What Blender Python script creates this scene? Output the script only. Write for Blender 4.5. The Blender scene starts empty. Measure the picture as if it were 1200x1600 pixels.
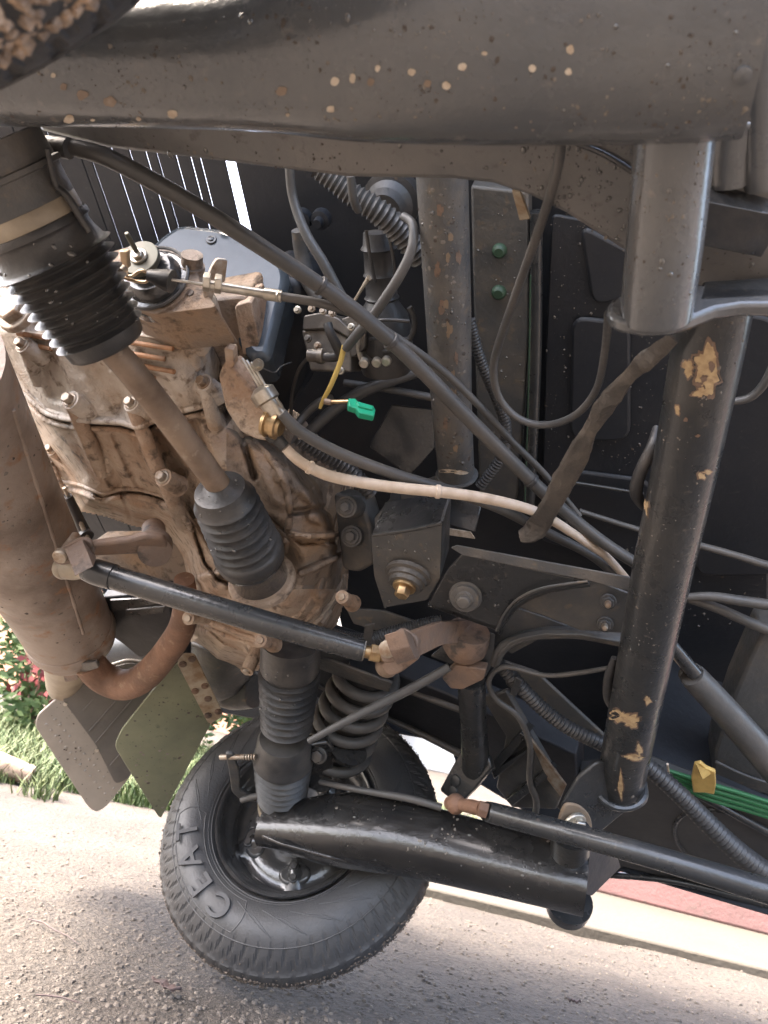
import bpy, bmesh, math, random
import numpy as np
from mathutils import Vector as Vec, Matrix, noise
from mathutils.bvhtree import BVHTree
random.seed(7)
R = random.random
sc = bpy.context.scene
COL = sc.collection

# ------------------------------------------------------------------ camera and vehicle frame
FPX = 1156.0
def cray(x, y): return Vec((x - 600.0, y - 800.0, FPX))
T_ = cray(790, 2100).normalized()                 # vehicle cross axis in camera space
U_ = cray(0, 1025).cross(cray(1200, 1260)).normalized()
if U_.y > 0: U_ = -U_
L_ = U_.cross(T_).normalized()
if L_.x > 0: L_ = -L_
F_ = -L_                                          # vehicle forward
Z_ = F_.cross(T_).normalized()                    # vehicle up
HUB = cray(455, 1290) / FPX * 1.13                # far rear hub in camera space
YW_ = U_.cross(F_).normalized()
RW = 0.213                                        # tyre radius
CAMH = 0.394
def c2w(v): return Vec((v.dot(F_), v.dot(YW_), v.dot(U_)))
def c2v(v): return Vec((v.dot(F_), v.dot(T_), v.dot(Z_)))
CAM_W = Vec((0, 0, CAMH))
CAM_V = c2v(-HUB)
cam_d = bpy.data.cameras.new('camera'); cam = bpy.data.objects.new('camera', cam_d); COL.objects.link(cam)
cam_d.sensor_fit = 'VERTICAL'; cam_d.sensor_height = 36; cam_d.lens = 36 * FPX / 1600
cam_d.clip_start = 0.01; cam_d.clip_end = 500
cx, cy, cz = c2w(Vec((1, 0, 0))), c2w(Vec((0, -1, 0))), c2w(Vec((0, 0, -1)))
cam.matrix_world = Matrix(((cx.x, cy.x, cz.x, 0), (cx.y, cy.y, cz.y, 0), (cx.z, cy.z, cz.z, CAMH), (0, 0, 0, 1)))
cam_d.dof.use_dof = True; cam_d.dof.focus_distance = 0.85; cam_d.dof.aperture_fstop = 11
sc.camera = cam

# ------------------------------------------------------------------ light
SUN_EL, SUN_AZ = math.radians(62), math.radians(200)      # azimuth of the sun measured from +X to +Y
w = bpy.data.worlds.new('World'); sc.world = w; w.use_nodes = True
nt = w.node_tree; nt.nodes.clear()
sky = nt.nodes.new('ShaderNodeTexSky'); sky.sky_type = 'NISHITA'; sky.sun_disc = False
sky.sun_elevation = SUN_EL; sky.sun_rotation = math.pi / 2 - SUN_AZ
sky.air_density = 1.0; sky.dust_density = 9.0; sky.ozone_density = 0.3
bg = nt.nodes.new('ShaderNodeBackground'); bg.inputs[1].default_value = 0.15
wo = nt.nodes.new('ShaderNodeOutputWorld')
nt.links.new(sky.outputs[0], bg.inputs[0]); nt.links.new(bg.outputs[0], wo.inputs[0])
sd = bpy.data.lights.new('sun', 'SUN'); sun = bpy.data.objects.new('sun', sd); COL.objects.link(sun)
sd.energy = 0.5; sd.angle = math.radians(12); sd.color = (1.0, 0.97, 0.93)
sv = Vec((math.cos(SUN_EL) * math.cos(SUN_AZ), math.cos(SUN_EL) * math.sin(SUN_AZ), math.sin(SUN_EL)))
sun.rotation_euler = sv.to_track_quat('Z', 'Y').to_euler()
sc.view_settings.view_transform = 'Standard'; sc.view_settings.look = 'None'
sc.view_settings.gamma = 1.0; sc.view_settings.exposure = 3.55
try: sc.view_settings.use_curve_mapping = False
except Exception: pass

# ------------------------------------------------------------------ materials
MATS = {}
def mat(name, col, rough=0.5, metal=0.0, col2=None, scale=12.0, lo=0.42, hi=0.62, col3=None, scale3=45.0, lo3=0.56, hi3=0.66,
        bump=0.0, bscale=120.0, coat=0.0, rvar=0.0, trans=0.0, spec=0.5, stretch=None):
    m = bpy.data.materials.new(name); m.use_nodes = True; n = m.node_tree.nodes; l = m.node_tree.links
    b = n['Principled BSDF']
    b.inputs['Base Color'].default_value = (*col, 1); b.inputs['Roughness'].default_value = rough
    b.inputs['Metallic'].default_value = metal
    b.inputs['Coat Weight'].default_value = coat; b.inputs['Coat Roughness'].default_value = 0.12
    b.inputs['Transmission Weight'].default_value = trans
    b.inputs['Specular IOR Level'].default_value = spec
    tc = n.new('ShaderNodeTexCoord'); src = tc.outputs['Object']
    if stretch:
        mp = n.new('ShaderNodeMapping'); mp.inputs['Scale'].default_value = stretch
        l.new(src, mp.inputs['Vector']); src = mp.outputs[0]
    def nz(sc_, det=6.0, rg=0.6):
        t = n.new('ShaderNodeTexNoise'); t.inputs['Scale'].default_value = sc_; t.inputs['Detail'].default_value = det
        t.inputs['Roughness'].default_value = rg; l.new(src, t.inputs['Vector']); return t.outputs['Fac']
    def ramp(f, a, c):
        r = n.new('ShaderNodeMapRange'); r.inputs[1].default_value = a; r.inputs[2].default_value = c
        l.new(f, r.inputs[0]); return r.outputs[0]
    cur = None
    if col2:
        x = n.new('ShaderNodeMix'); x.data_type = 'RGBA'
        f = ramp(nz(scale), lo, hi); l.new(f, x.inputs['Factor'])
        x.inputs['A'].default_value = (*col, 1); x.inputs['B'].default_value = (*col2, 1); cur = x.outputs['Result']
    if col3:
        x = n.new('ShaderNodeMix'); x.data_type = 'RGBA'
        l.new(ramp(nz(scale3, 4), lo3, hi3), x.inputs['Factor'])
        if cur: l.new(cur, x.inputs['A'])
        else: x.inputs['A'].default_value = (*col, 1)
        x.inputs['B'].default_value = (*col3, 1); cur = x.outputs['Result']
    if cur: l.new(cur, b.inputs['Base Color'])
    if rvar:
        r = n.new('ShaderNodeMapRange'); r.inputs[1].default_value = 0.3; r.inputs[2].default_value = 0.7
        r.inputs[3].default_value = rough - rvar; r.inputs[4].default_value = rough + rvar
        l.new(nz(scale * 2.3), r.inputs[0]); l.new(r.outputs[0], b.inputs['Roughness'])
    if bump:
        bp = n.new('ShaderNodeBump'); bp.inputs['Strength'].default_value = 1.0; bp.inputs['Distance'].default_value = bump
        l.new(nz(bscale, 5), bp.inputs['Height']); l.new(bp.outputs[0], b.inputs['Normal'])
    MATS[name] = m; return m

M = MATS
mat('black_paint', (.027, .029, .031), .32, col2=(.048, .046, .043), scale=11, lo=.45, hi=.7, col3=(.11, .096, .08), scale3=110, lo3=.63, hi3=.76, bump=.0011, bscale=75, rvar=.14, coat=.4)
mat('arm_paint', (.078, .083, .089), .25, col2=(.115, .115, .114), scale=7, lo=.42, hi=.68, col3=(.17, .155, .14), scale3=75, lo3=.64, hi3=.78, bump=.0012, bscale=60, rvar=.12, coat=.7)
mat('tar_black', (.015, .015, .0155), .24, col2=(.024, .023, .022), scale=12, bump=.0022, bscale=38, coat=.5, rvar=.07)
mat('beam_paint', (.125, .122, .118), .38, col2=(.17, .158, .146), scale=9, lo=.42, hi=.66, col3=(.08, .074, .068), scale3=85, lo3=.6, hi3=.72, bump=.0012, bscale=80, rvar=.12, coat=.3)
mat('grit_dark', (.16, .125, .098), .8, col2=(.09, .072, .06), scale=90)
mat('splash', (.21, .185, .158), .85, col2=(.15, .128, .105), scale=80)
mat('splash_dark', (.075, .06, .05), .8)
mat('wet_black', (.034, .034, .035), .17, col2=(.05, .048, .046), scale=30, bump=.003, bscale=45, coat=.9, rvar=.06)
mat('floor_black', (.0165, .0195, .0255), .48, col2=(.024, .0255, .03), scale=5, col3=(.04, .04, .042), scale3=140, lo3=.64, hi3=.74, bump=.0009, bscale=60, rvar=.12)
mat('floor_paint', (.055, .055, .057), .55, col2=(.075, .072, .068), scale=9, bump=.0005, bscale=80, rvar=.1)
mat('dusty_black', (.075, .076, .076), .46, col2=(.13, .116, .10), scale=16, lo=.45, hi=.68, col3=(.16, .125, .09), scale3=60, lo3=.6, hi3=.75, bump=.001, bscale=130, rvar=.14)
mat('rubber', (.035, .035, .036), .42, col2=(.08, .074, .068), scale=18, lo=.45, hi=.7, bump=.0004, bscale=240, rvar=.08)
mat('tyre_rubber', (.046, .046, .048), .48, col2=(.058, .056, .055), scale=12, bump=.0005, bscale=300, rvar=.08)
mat('grit', (.22, .165, .125), .8, col2=(.45, .32, .22), scale=90, lo=.42, hi=.6, bump=.004, bscale=160)
mat('hose', (.07, .069, .067), .42, col2=(.115, .106, .096), scale=14, lo=.42, hi=.7, bump=.0006, bscale=150, rvar=.1)
mat('wrap', (.06, .055, .05), .34, col2=(.11, .095, .08), scale=22, bump=.0012, bscale=140, coat=.2)
mat('conduit', (.05, .05, .051), .4, bump=.0003)
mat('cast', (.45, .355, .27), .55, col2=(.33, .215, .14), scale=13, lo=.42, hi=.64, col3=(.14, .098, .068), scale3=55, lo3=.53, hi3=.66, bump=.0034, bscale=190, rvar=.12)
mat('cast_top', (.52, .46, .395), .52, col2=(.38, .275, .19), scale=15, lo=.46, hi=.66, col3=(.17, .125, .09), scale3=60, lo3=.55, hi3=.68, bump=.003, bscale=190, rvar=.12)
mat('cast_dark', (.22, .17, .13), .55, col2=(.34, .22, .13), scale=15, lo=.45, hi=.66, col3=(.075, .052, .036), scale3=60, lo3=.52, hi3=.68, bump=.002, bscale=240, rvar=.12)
mat('fin_rust', (.33, .17, .085), .7, col2=(.20, .11, .06), scale=40, bump=.001)
mat('shaft', (.27, .20, .145), .5, col2=(.15, .105, .075), scale=14, lo=.4, hi=.64, col3=(.38, .31, .24), scale3=60, lo3=.62, hi3=.75, bump=.0006, rvar=.1, metal=.15)
mat('rust', (.235, .13, .082), .7, col2=(.15, .085, .055), scale=18, col3=(.30, .20, .13), scale3=55, lo3=.58, hi3=.7, bump=.0014, bscale=160)
mat('rust_dark', (.155, .112, .088), .55, col2=(.21, .135, .092), scale=20, col3=(.06, .048, .04), scale3=45, lo3=.55, hi3=.68, bump=.0014, bscale=150)
mat('silencer_steel', (.33, .27, .225), .5, col2=(.19, .145, .115), scale=8, lo=.42, hi=.6, col3=(.30, .17, .10), scale3=36, lo3=.56, hi3=.7, bump=.0012, bscale=60, metal=.15, rvar=.12)
mat('zinc', (.55, .52, .46), .33, metal=.85, col2=(.4, .36, .3), scale=60, bump=.0002)
mat('brass', (.52, .37, .20), .38, metal=.8, col2=(.33, .22, .12), scale=60)
mat('bolt_steel', (.40, .35, .29), .42, metal=.6, col2=(.26, .18, .12), scale=70, bump=.0003)
mat('carb_alloy', (.20, .18, .155), .42, metal=.5, col2=(.10, .09, .08), scale=30, bump=.0006, bscale=200)
mat('cream_cable', (.62, .52, .42), .45, col2=(.50, .40, .30), scale=40)
mat('band_tan', (.36, .30, .22), .4, col2=(.22, .18, .13), scale=14, bump=.0003)
mat('paint_chip', (.50, .37, .21), .7, col2=(.36, .25, .14), scale=140, bump=.0005, bscale=300)
mat('chip_pale', (.56, .48, .38), .7, col2=(.40, .31, .22), scale=160)
mat('chip_dark', (.10, .075, .06), .6)
mat('mud', (.22, .165, .115), .85, col2=(.24, .17, .11), scale=40, bump=.001)
mat('green_plastic', (.02, .36, .20), .35)
mat('green_cable', (.03, .16, .06), .45)
mat('yellow_wire', (.50, .36, .10), .45)
mat('yellow_tape', (.62, .43, .14), .5, col2=(.5, .33, .1), scale=60)
mat('green_grommet', (.03, .065, .038), .5)
mat('shroud', (.060, .072, .082), .26, col2=(.048, .056, .065), scale=14, bump=.0003)
mat('flap_black', (.085, .08, .074), .4, col2=(.12, .11, .10), scale=8, bump=.0003)
mat('flap_face', (.25, .225, .195), .42, col2=(.31, .275, .235), scale=8, bump=.0003)
mat('flap_painted_sheen', (.15, .16, .11), .16, col2=(.24, .25, .16), scale=6, lo=.36, hi=.68, col3=(.10, .105, .075), scale3=60, lo3=.64, hi3=.76, bump=.0009, bscale=30)  # green sheen of reflected grass is put into the base colour
mat('strip_metal', (.42, .36, .27), .55, col2=(.25, .17, .10), scale=34, bump=.0006)
mat('water', (1, 1, 1), .02, trans=1.0)
mat('drop', (.10, .095, .088), .06, coat=1.0)
mat('olive_zinc', (.085, .085, .062), .42, metal=.3, col2=(.12, .11, .085), scale=30)
mat('clip_gold', (.56, .42, .28), .35, metal=.7)

# ------------------------------------------------------------------ pixel -> vehicle helpers (each part keeps its own height in the vehicle)
def vray(px, py): return c2v(cray(px, py) / FPX)
def V(px, py, h):                      # h: metres below the axle plane (towards the road side)
    d = vray(px, py); t = (-h - CAM_V.z) / d.z
    return CAM_V + d * t
def VX(px, py, x):
    d = vray(px, py); return CAM_V + d * ((x - CAM_V.x) / d.x)
def VT(px, py, t_):
    d = vray(px, py); return CAM_V + d * ((t_ - CAM_V.y) / d.y)
def depth(p): return (p - CAM_V).dot(Vec((F_.z, T_.z, Z_.z)))
def rp(p, px): return px * depth(p) / FPX
class PL:                              # a plane through three pixel+height anchors
    def __init__(s, a, b, c):
        s.o = V(*a); s.n = (V(*b) - s.o).cross(V(*c) - s.o).normalized()
        if s.n.dot(CAM_V - s.o) < 0: s.n = -s.n
    def __call__(s, px, py, off=0.0):
        d = vray(px, py); o = s.o + s.n * off
        return CAM_V + d * ((o - CAM_V).dot(s.n) / d.dot(s.n))
def HP(h):                             # a plane of constant height
    p = PL.__new__(PL); p.o = Vec((0, 0, -h)); p.n = Vec((0, 0, -1)); return p
def XP(x):
    p = PL.__new__(PL); p.o = Vec((x, 0, 0)); p.n = Vec((1, 0, 0)) if CAM_V.x > x else Vec((-1, 0, 0)); return p
def TP(t):
    p = PL.__new__(PL); p.o = Vec((0, t, 0)); p.n = Vec((0, -1, 0)) if CAM_V.y < t else Vec((0, 1, 0)); return p
AX_T, AX_F, AX_D = Vec((0, 1, 0)), Vec((1, 0, 0)), Vec((0, 0, -1))

def crom(pts, n=8):
    if len(pts) < 3:
        out = []
        for i in range(len(pts) - 1):
            for k in range(n):
                f = k / n; out.append(tuple(pts[i][j] * (1 - f) + pts[i + 1][j] * f for j in range(4)))
        return out + [tuple(pts[-1])]
    P = [pts[0]] + list(pts) + [pts[-1]]; out = []
    for i in range(1, len(P) - 2):
        p0, p1, p2, p3 = P[i - 1], P[i], P[i + 1], P[i + 2]
        for k in range(n):
            t = k / n
            out.append(tuple(0.5 * (2 * p1[j] + (p2[j] - p0[j]) * t + (2 * p0[j] - 5 * p1[j] + 4 * p2[j] - p3[j]) * t * t
                                    + (3 * p1[j] - p0[j] - 3 * p2[j] + p3[j]) * t ** 3) for j in range(4)))
    return out + [tuple(P[-2])]
def frame(d, up=None):
    d = d.normalized(); up = up or (Vec((0, 0, 1)) if abs(d.z) < .9 else Vec((1, 0, 0)))
    u = (up - d * up.dot(d)).normalized(); return d, u, d.cross(u)

class MB:
    def __init__(s): s.v = []; s.f = []
    def ring(s, c, u, v, r, seg, ru=1.0, e=2.0):
        k = len(s.v)
        for i in range(seg):
            a = 2 * math.pi * i / seg; ca, sa = math.cos(a), math.sin(a)
            if e != 2.0:
                ca = math.copysign(abs(ca) ** (2 / e), ca); sa = math.copysign(abs(sa) ** (2 / e), sa)
            s.v.append(c + u * (r * ru * ca) + v * (r * sa))
        return k
    def bridge(s, a, b, seg):
        for i in range(seg):
            j = (i + 1) % seg; s.f.append((a + i, a + j, b + j, b + i))
    def cap(s, a, seg, flip=False):
        t = tuple(range(a, a + seg)); s.f.append(t[::-1] if not flip else t)
    def sweep(s, P, rad, seg=12, caps=True, wob=0.0):
        up = None; prev = None
        for i, p in enumerate(P):
            d = (P[min(i + 1, len(P) - 1)] - P[max(i - 1, 0)])
            d, u, v = frame(d, up); up = u
            r = rad[i]
            if wob: r *= 1 + wob * noise.noise(p * 60)
            k = s.ring(p, u, v, r, seg)
            if prev is not None: s.bridge(prev, k, seg)
            elif caps: s.cap(k, seg)
            prev = k
        if caps: s.cap(prev, seg, True)
        return s
    def tube(s, pts, seg=12, n=8, caps=True, wob=0.0):            # pts: (px, py, h, r_px)
        c = crom(pts, n); P = [V(a, b, h) for a, b, h, r in c]
        return s.sweep(P, [rp(p, q[3]) for p, q in zip(P, c)], seg, caps, wob)
    def lathe(s, a, b, prof, seg=32, caps=True, up=None):         # prof: (fraction along a->b, radius m)
        d, u, v = frame(b - a, up); prev = None; L = (b - a)
        for f, r in prof:
            k = s.ring(a + L * f, u, v, max(r, 1e-5), seg)
            if prev is not None: s.bridge(prev, k, seg)
            elif caps: s.cap(k, seg)
            prev = k
        if caps: s.cap(prev, seg, True)
        return s
    def prism(s, poly, vec):                                      # poly in 3D, extruded by vec
        k = len(s.v); n = len(poly)
        s.v += [Vec(p) for p in poly] + [Vec(p) + vec for p in poly]
        s.f.append(tuple(range(k, k + n))); s.f.append(tuple(range(k + 2 * n - 1, k + n - 1, -1)))
        for i in range(n):
            j = (i + 1) % n; s.f.append((k + i, k + n + i, k + n + j, k + j))
        return s
    def plate(s, pl, pts, th, rnd=0.0, off=0.0):                  # flat plate seen at these pixels, thickness away from camera
        if rnd: pts = rounded(pts, rnd)
        return s.prism([pl(x, y, off) for x, y in pts], -pl.n * th)
    def strip(s, pts, th, wdir):                                  # folded sheet: (px,py,h) list, extruded along wdir, given thickness
        A = [V(*p) for p in pts]; k = len(s.v); n = len(A)
        for p in A: s.v += [p, p + wdir]
        for i in range(n - 1): s.f.append((k + 2 * i, k + 2 * i + 1, k + 2 * i + 3, k + 2 * i + 2))
        return s
    def box(s, c, u, v, w_, a, b, d):                             # half sizes a,b,d along unit u,v,w
        k = len(s.v)
        for i in (-1, 1):
            for j in (-1, 1):
                for l in (-1, 1): s.v.append(c + u * (a * i) + v * (b * j) + w_ * (d * l))
        for q in ((0, 1, 3, 2), (4, 6, 7, 5), (0, 4, 5, 1), (2, 3, 7, 6), (0, 2, 6, 4), (1, 5, 7, 3)): s.f.append(tuple(k + i for i in q))
        return s
    def bolt(s, c, ax, r, hgt=None, washer=1.5, flange=True):     # hex head on a flange washer, thread tip
        ax = ax.normalized(); hgt = hgt or r * 1.1
        d, u, v = frame(ax)
        if flange: s.lathe(c - ax * r * .2, c + ax * r * .3, [(0, r * washer), (.7, r * washer), (1, r * washer * .93)], 20)
        k = s.ring(c + ax * r * .25, u, v, r, 6); k2 = s.ring(c + ax * (hgt * .85), u, v, r, 6); k3 = s.ring(c + ax * hgt, u, v, r * .86, 6)
        s.bridge(k, k2, 6); s.bridge(k2, k3, 6); s.cap(k3, 6, True); s.cap(k, 6)
        return s
    def ball(s, c, r, seg=10, rows=6, sq=None):
        k0 = None
        for i in range(rows + 1):
            a = math.pi * i / rows; o = Vec((0, 0, math.cos(a) * r))
            k = len(s.v)
            for j in range(seg):
                b = 2 * math.pi * j / seg; q = Vec((math.sin(a) * math.cos(b) * r, math.sin(a) * math.sin(b) * r, 0)) + o
                if sq: q = Vec((q.x * sq[0], q.y * sq[1], q.z * sq[2]))
                s.v.append(c + q)
            if k0 is not None: s.bridge(k0, k, seg)
            k0 = k
        return s
    def build(s, name, m, parent=None, bevel=0.0, sharp=38, smooth=True, sub=0):
        me = bpy.data.meshes.new(name); me.from_pydata([tuple(p) for p in s.v], [], s.f); me.validate(); me.update()
        bm = bmesh.new(); bm.from_mesh(me); bmesh.ops.recalc_face_normals(bm, faces=bm.faces); bm.to_mesh(me); bm.free()
        if smooth:
            me.polygons.foreach_set('use_smooth', [True] * len(me.polygons))
            me.set_sharp_from_angle(angle=math.radians(sharp))
        me.materials.append(M[m] if isinstance(m, str) else m)
        o = bpy.data.objects.new(name, me); COL.objects.link(o)
        if parent: o.parent = parent
        if bevel:
            b = o.modifiers.new('bevel', 'BEVEL'); b.width = bevel; b.segments = 2; b.limit_method = 'ANGLE'; b.angle_limit = math.radians(35)
            b.harden_normals = False
        o_bvh[o.name] = (list(s.v), list(s.f))
        return o
o_bvh = {}
def rounded(pts, r, n=4):
    out = []; N = len(pts)
    for i in range(N):
        p = Vec((*pts[i], 0)); a = Vec((*pts[i - 1], 0)) - p; b = Vec((*pts[(i + 1) % N], 0)) - p
        q = min(r, a.length * .45, b.length * .45); A = p + a.normalized() * q; B = p + b.normalized() * q
        for k in range(n + 1):
            t = k / n; c = A * (1 - t) ** 2 + p * 2 * t * (1 - t) + B * t * t; out.append((c.x, c.y))
    return out
def empty(name, loc=(0, 0, 0), parent=None):
    o = bpy.data.objects.new(name, None); o.empty_display_size = .1; o.location = loc; COL.objects.link(o)
    if parent: o.parent = parent
    return o
def tag(o, label=None, cat=None, group=None, kind=None):
    for k, v in (('label', label), ('category', cat), ('group', group), ('kind', kind)):
        if v: o[k] = v
    return o
def spr(name, m, parent, pts, **k):    # shorthand: one swept tube as one part
    bev = k.pop('bevel', 0); return MB().tube(pts, **k).build(name, m, parent, bevel=bev)
def circ(cx, cy, rx, ry=None, n=20, a0=0):
    ry = ry or rx; return [(cx + rx * math.cos(a0 + 2 * math.pi * i / n), cy + ry * math.sin(a0 + 2 * math.pi * i / n)) for i in range(n)]
def hit(objs, px, py):
    d = vray(px, py).normalized(); best = None
    for b in objs:
        loc, nor, idx, dist = b.ray_cast(CAM_V, d)
        if loc is not None and (best is None or dist < best[2]):
            if nor.dot(d) > 0: nor = -nor
            best = (loc, nor, dist)
    return best
def bvh(o): v, f = o_bvh[o.name]; return BVHTree.FromPolygons(v, f)
def host(o):                           # the thing's part a mark belongs to (never a fourth level)
    return o if o.parent is None or o.parent.name == 'three_wheeler' else o.parent
def attach(o, par):
    o.parent = par
    if par.location.length > 0: o.matrix_parent_inverse = Matrix.Translation(-par.location)
    return o
def chips(name, m, obj, spots, off=.0005, parent=None, jag=.35, seed=1):     # irregular flakes lying on a surface: (px,py,rx,ry)
    b = [bvh(obj)]; rnd = random.Random(seed); o = None; par = parent or host(obj)
    for (x, y, rx, ry) in spots:
        n = 14 if max(rx, ry) < 10 else 46; ring = []; sd_ = rnd.random() * 50
        for i in range(n):
            a = 2 * math.pi * i / n; k = 1 + jag * (1.3 * noise.noise(Vec((math.cos(a) * 1.2, math.sin(a) * 1.2, sd_))) + .35 * noise.noise(Vec((math.cos(a) * 3.3, math.sin(a) * 3.3, sd_ + 9))) + .4 * noise.noise(Vec((math.cos(a) * 9, math.sin(a) * 9, sd_ + 4))))
            q = hit(b, x + rx * k * math.cos(a), y + ry * k * math.sin(a))
            if q: ring.append(q[0] + q[1] * off)
        c = hit(b, x, y)
        if c and len(ring) > 4:
            mb = MB(); mb.v.append(c[0] + c[1] * off); mb.v += ring
            for i in range(len(ring)): mb.f.append((0, 1 + i, 1 + (i + 1) % len(ring)))
            o = attach(mb.build(name, m), par)
    return o
def specks(obj, box, n, r0, r1, m, seed):     # dried mud spots and fine chips, too many to pick apart
    b = [bvh(obj)]; mb = MB(); rnd = random.Random(seed); x0, y0, x1, y1 = box; tot = 0; cl = [(rnd.uniform(x0, x1), rnd.uniform(y0, y1)) for _ in range(max(3, n // 14))]
    for _ in range(n):
        if rnd.random() < .6: c = rnd.choice(cl); px, py = c[0] + rnd.gauss(0, 22), c[1] + rnd.gauss(0, 14)
        else: px, py = rnd.uniform(x0, x1), rnd.uniform(y0, y1)
        q = hit(b, px, py)
        if not q: continue
        d, u, v = frame(q[1]); k = len(mb.v); r = rp(q[0], r0 + (r1 - r0) * rnd.random() ** 3); a0 = rnd.random() * 6; el = rnd.uniform(.5, 1.4)
        mb.v.append(q[0] + d * .0006)
        for i in range(7): a = a0 + i * .8976; rr = r * rnd.uniform(.55, 1.25); mb.v.append(q[0] + u * (rr * math.cos(a)) + v * (rr * el * math.sin(a)) + d * .0001)
        for i in range(7): mb.f.append((k, k + 1 + i, k + 1 + (i + 1) % 7))
    if mb.v: return tag(attach(mb.build('mud_specks', m), host(obj)), kind='stuff')
def drops(obj, poly_box, n, r0=1.2, r1=3.2, seed=3, m='drop'):              # water drops standing on a surface
    b = [bvh(obj)]; mb = MB(); rnd = random.Random(seed); x0, y0, x1, y1 = poly_box
    for _ in range(n):
        q = hit(b, rnd.uniform(x0, x1), rnd.uniform(y0, y1))
        if not q: continue
        r = rp(q[0], r0 + (r1 - r0) * rnd.random() ** 3)
        d, u, v = frame(q[1]); prev = None
        el = rnd.uniform(.8, 1.5)
        for fr, hh in ((1, -.05), (.9, .35), (.55, .62), (.12, .72)):
            k = len(mb.v)
            for i in range(8):
                a = i * math.pi / 4; mb.v.append(q[0] + u * (r * fr * math.cos(a)) + v * (r * el * fr * math.sin(a)) + d * (r * hh))
            if prev is not None: mb.bridge(prev, k, 8)
            prev = k
        mb.cap(prev, 8, True)
    if mb.v:
        o = attach(mb.build('water_drops', m), host(obj)); tag(o, kind='stuff'); return o

# ================================================================== ground and far setting
def G(px, py, z=0.0):
    d = c2w(cray(px, py)); return CAM_W + d * ((z - CAMH) / d.z)
def wmat(name, fn):
    m = bpy.data.materials.new(name); m.use_nodes = True; fn(m.node_tree, m.node_tree.nodes['Principled BSDF']); MATS[name] = m; return m
mat('sand', (.093, .078, .064), .92, col2=(.066, .055, .046), scale=3.2, lo=.4, hi=.6, col3=(.038, .032, .027), scale3=110, lo3=.5, hi3=.68, bump=.016, bscale=95)
mat('pebble', (.125, .105, .088), .85, col2=(.07, .06, .052), scale=9, lo=.4, hi=.6, bump=.002, bscale=150)
mat('pebble_light', (.155, .132, .11), .85, col2=(.11, .093, .078), scale=20, bump=.002, bscale=150)
mat('concrete', (.068, .060, .048), .85, col2=(.056, .050, .041), scale=3.0, col3=(.055, .05, .043), scale3=24, lo3=.6, hi3=.8, bump=.003, bscale=60)
mat('red_paint', (.185, .095, .09), .75, col2=(.15, .085, .08), scale=5, col3=(.12, .085, .075), scale3=30, lo3=.56, hi3=.72, bump=.002, bscale=60)
mat('white_wall', (.42, .43, .43), .8, col2=(.38, .38, .37), scale=.8)
mat('pink_wall', (.62, .33, .22), .8, col2=(.55, .27, .18), scale=1.5)
mat('blade', (.042, .072, .016), .65, col2=(.075, .092, .026), scale=3)
mat('leaf_light', (.05, .088, .018), .5, col2=(.075, .105, .026), scale=4)
mat('leaf_dark', (.035, .065, .016), .5, col2=(.05, .08, .02), scale=4)
mat('bark', (.16, .11, .07), .85, col2=(.1, .07, .05), scale=30, bump=.004, bscale=40)
mat('petal', (.17, .03, .032), .6, col2=(.13, .025, .025), scale=20)
mat('dead_leaf', (.055, .04, .04), .7, col2=(.09, .06, .055), scale=50, bump=.001)
mat('log_wood', (.30, .22, .16), .85, col2=(.2, .14, .1), scale=18, bump=.004, bscale=40)
mat('glass_dark', (.05, .06, .07), .08)

# near ground: relief grid; far ground: big sheet slightly lower at the joint
def gh(x, y): return .010 * noise.noise(Vec((x * 1.7, y * 1.7, 0))) + .007 * noise.noise(Vec((x * 6, y * 6, 3))) + .0035 * noise.noise(Vec((x * 22, y * 22, 7)))
m = MB(); NX, NY = 260, 260; X0, X1, Y0, Y1 = -3.6, 3.2, .15, 5.2
for j in range(NY + 1):
    for i in range(NX + 1):
        x = X0 + (X1 - X0) * i / NX; fy = j / NY; y = Y0 + (Y1 - Y0) * (fy ** 1.8)
        e = min(1, min(x - X0, X1 - x, Y1 - y) / .3)
        m.v.append(Vec((x, y, gh(x, y) * max(0, e) - .004)))
for j in range(NY):
    for i in range(NX):
        a = j * (NX + 1) + i; m.f.append((a, a + 1, a + NX + 2, a + NX + 1))
ground = m.build('ground', 'sand', sharp=180); tag(ground, kind='structure')
m = MB(); B = 300
outer = [(-B, -B), (B, -B), (B, B), (-B, B)]; inner = [(X0, Y0), (X1, Y0), (X1, Y1), (X0, Y1)]
for p in outer: m.v.append(Vec((*p, -.004)))
for p in inner: m.v.append(Vec((*p, -.004)))
for i in range(4): m.f.append((i, (i + 1) % 4, 4 + (i + 1) % 4, 4 + i))
tag(m.build('terrain', 'sand'), kind='structure')

def stones(name, mt, n, reg, r0, r1, seed):
    rnd = random.Random(seed); mb = MB()
    for _ in range(n):
        px = rnd.uniform(*reg[0]); py = reg[1][0] + (reg[1][1] - reg[1][0]) * rnd.random()
        p = G(px, py)
        if p.y > 4.5: continue
        r = r0 + (r1 - r0) * rnd.random() ** 4
        c = Vec((p.x, p.y, gh(p.x, p.y) - .004 + r * .1)); k = len(mb.v)
        a0 = rnd.random() * 6
        for (rr, zz) in ((.55, -.6), (1, -.05), (.6, .55)):
            for i in range(6):
                a = a0 + i * math.pi / 3; q = r * rr * rnd.uniform(.75, 1.2)
                mb.v.append(c + Vec((math.cos(a) * q, math.sin(a) * q * .85, zz * r * rnd.uniform(.8, 1.15))))
        mb.bridge(k, k + 6, 6); mb.bridge(k + 6, k + 12, 6); mb.cap(k + 12, 6, True)
    o = mb.build(name, mt, smooth=False); tag(o, kind='stuff'); return o
stones('pebbles', 'pebble', 15000, ((-250, 1450), (1300, 1900)), .0011, .0058, 5)
stones('pale_grit', 'pebble_light', 12000, ((-250, 1450), (1260, 1900)), .0009, .0045, 6)

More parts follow.
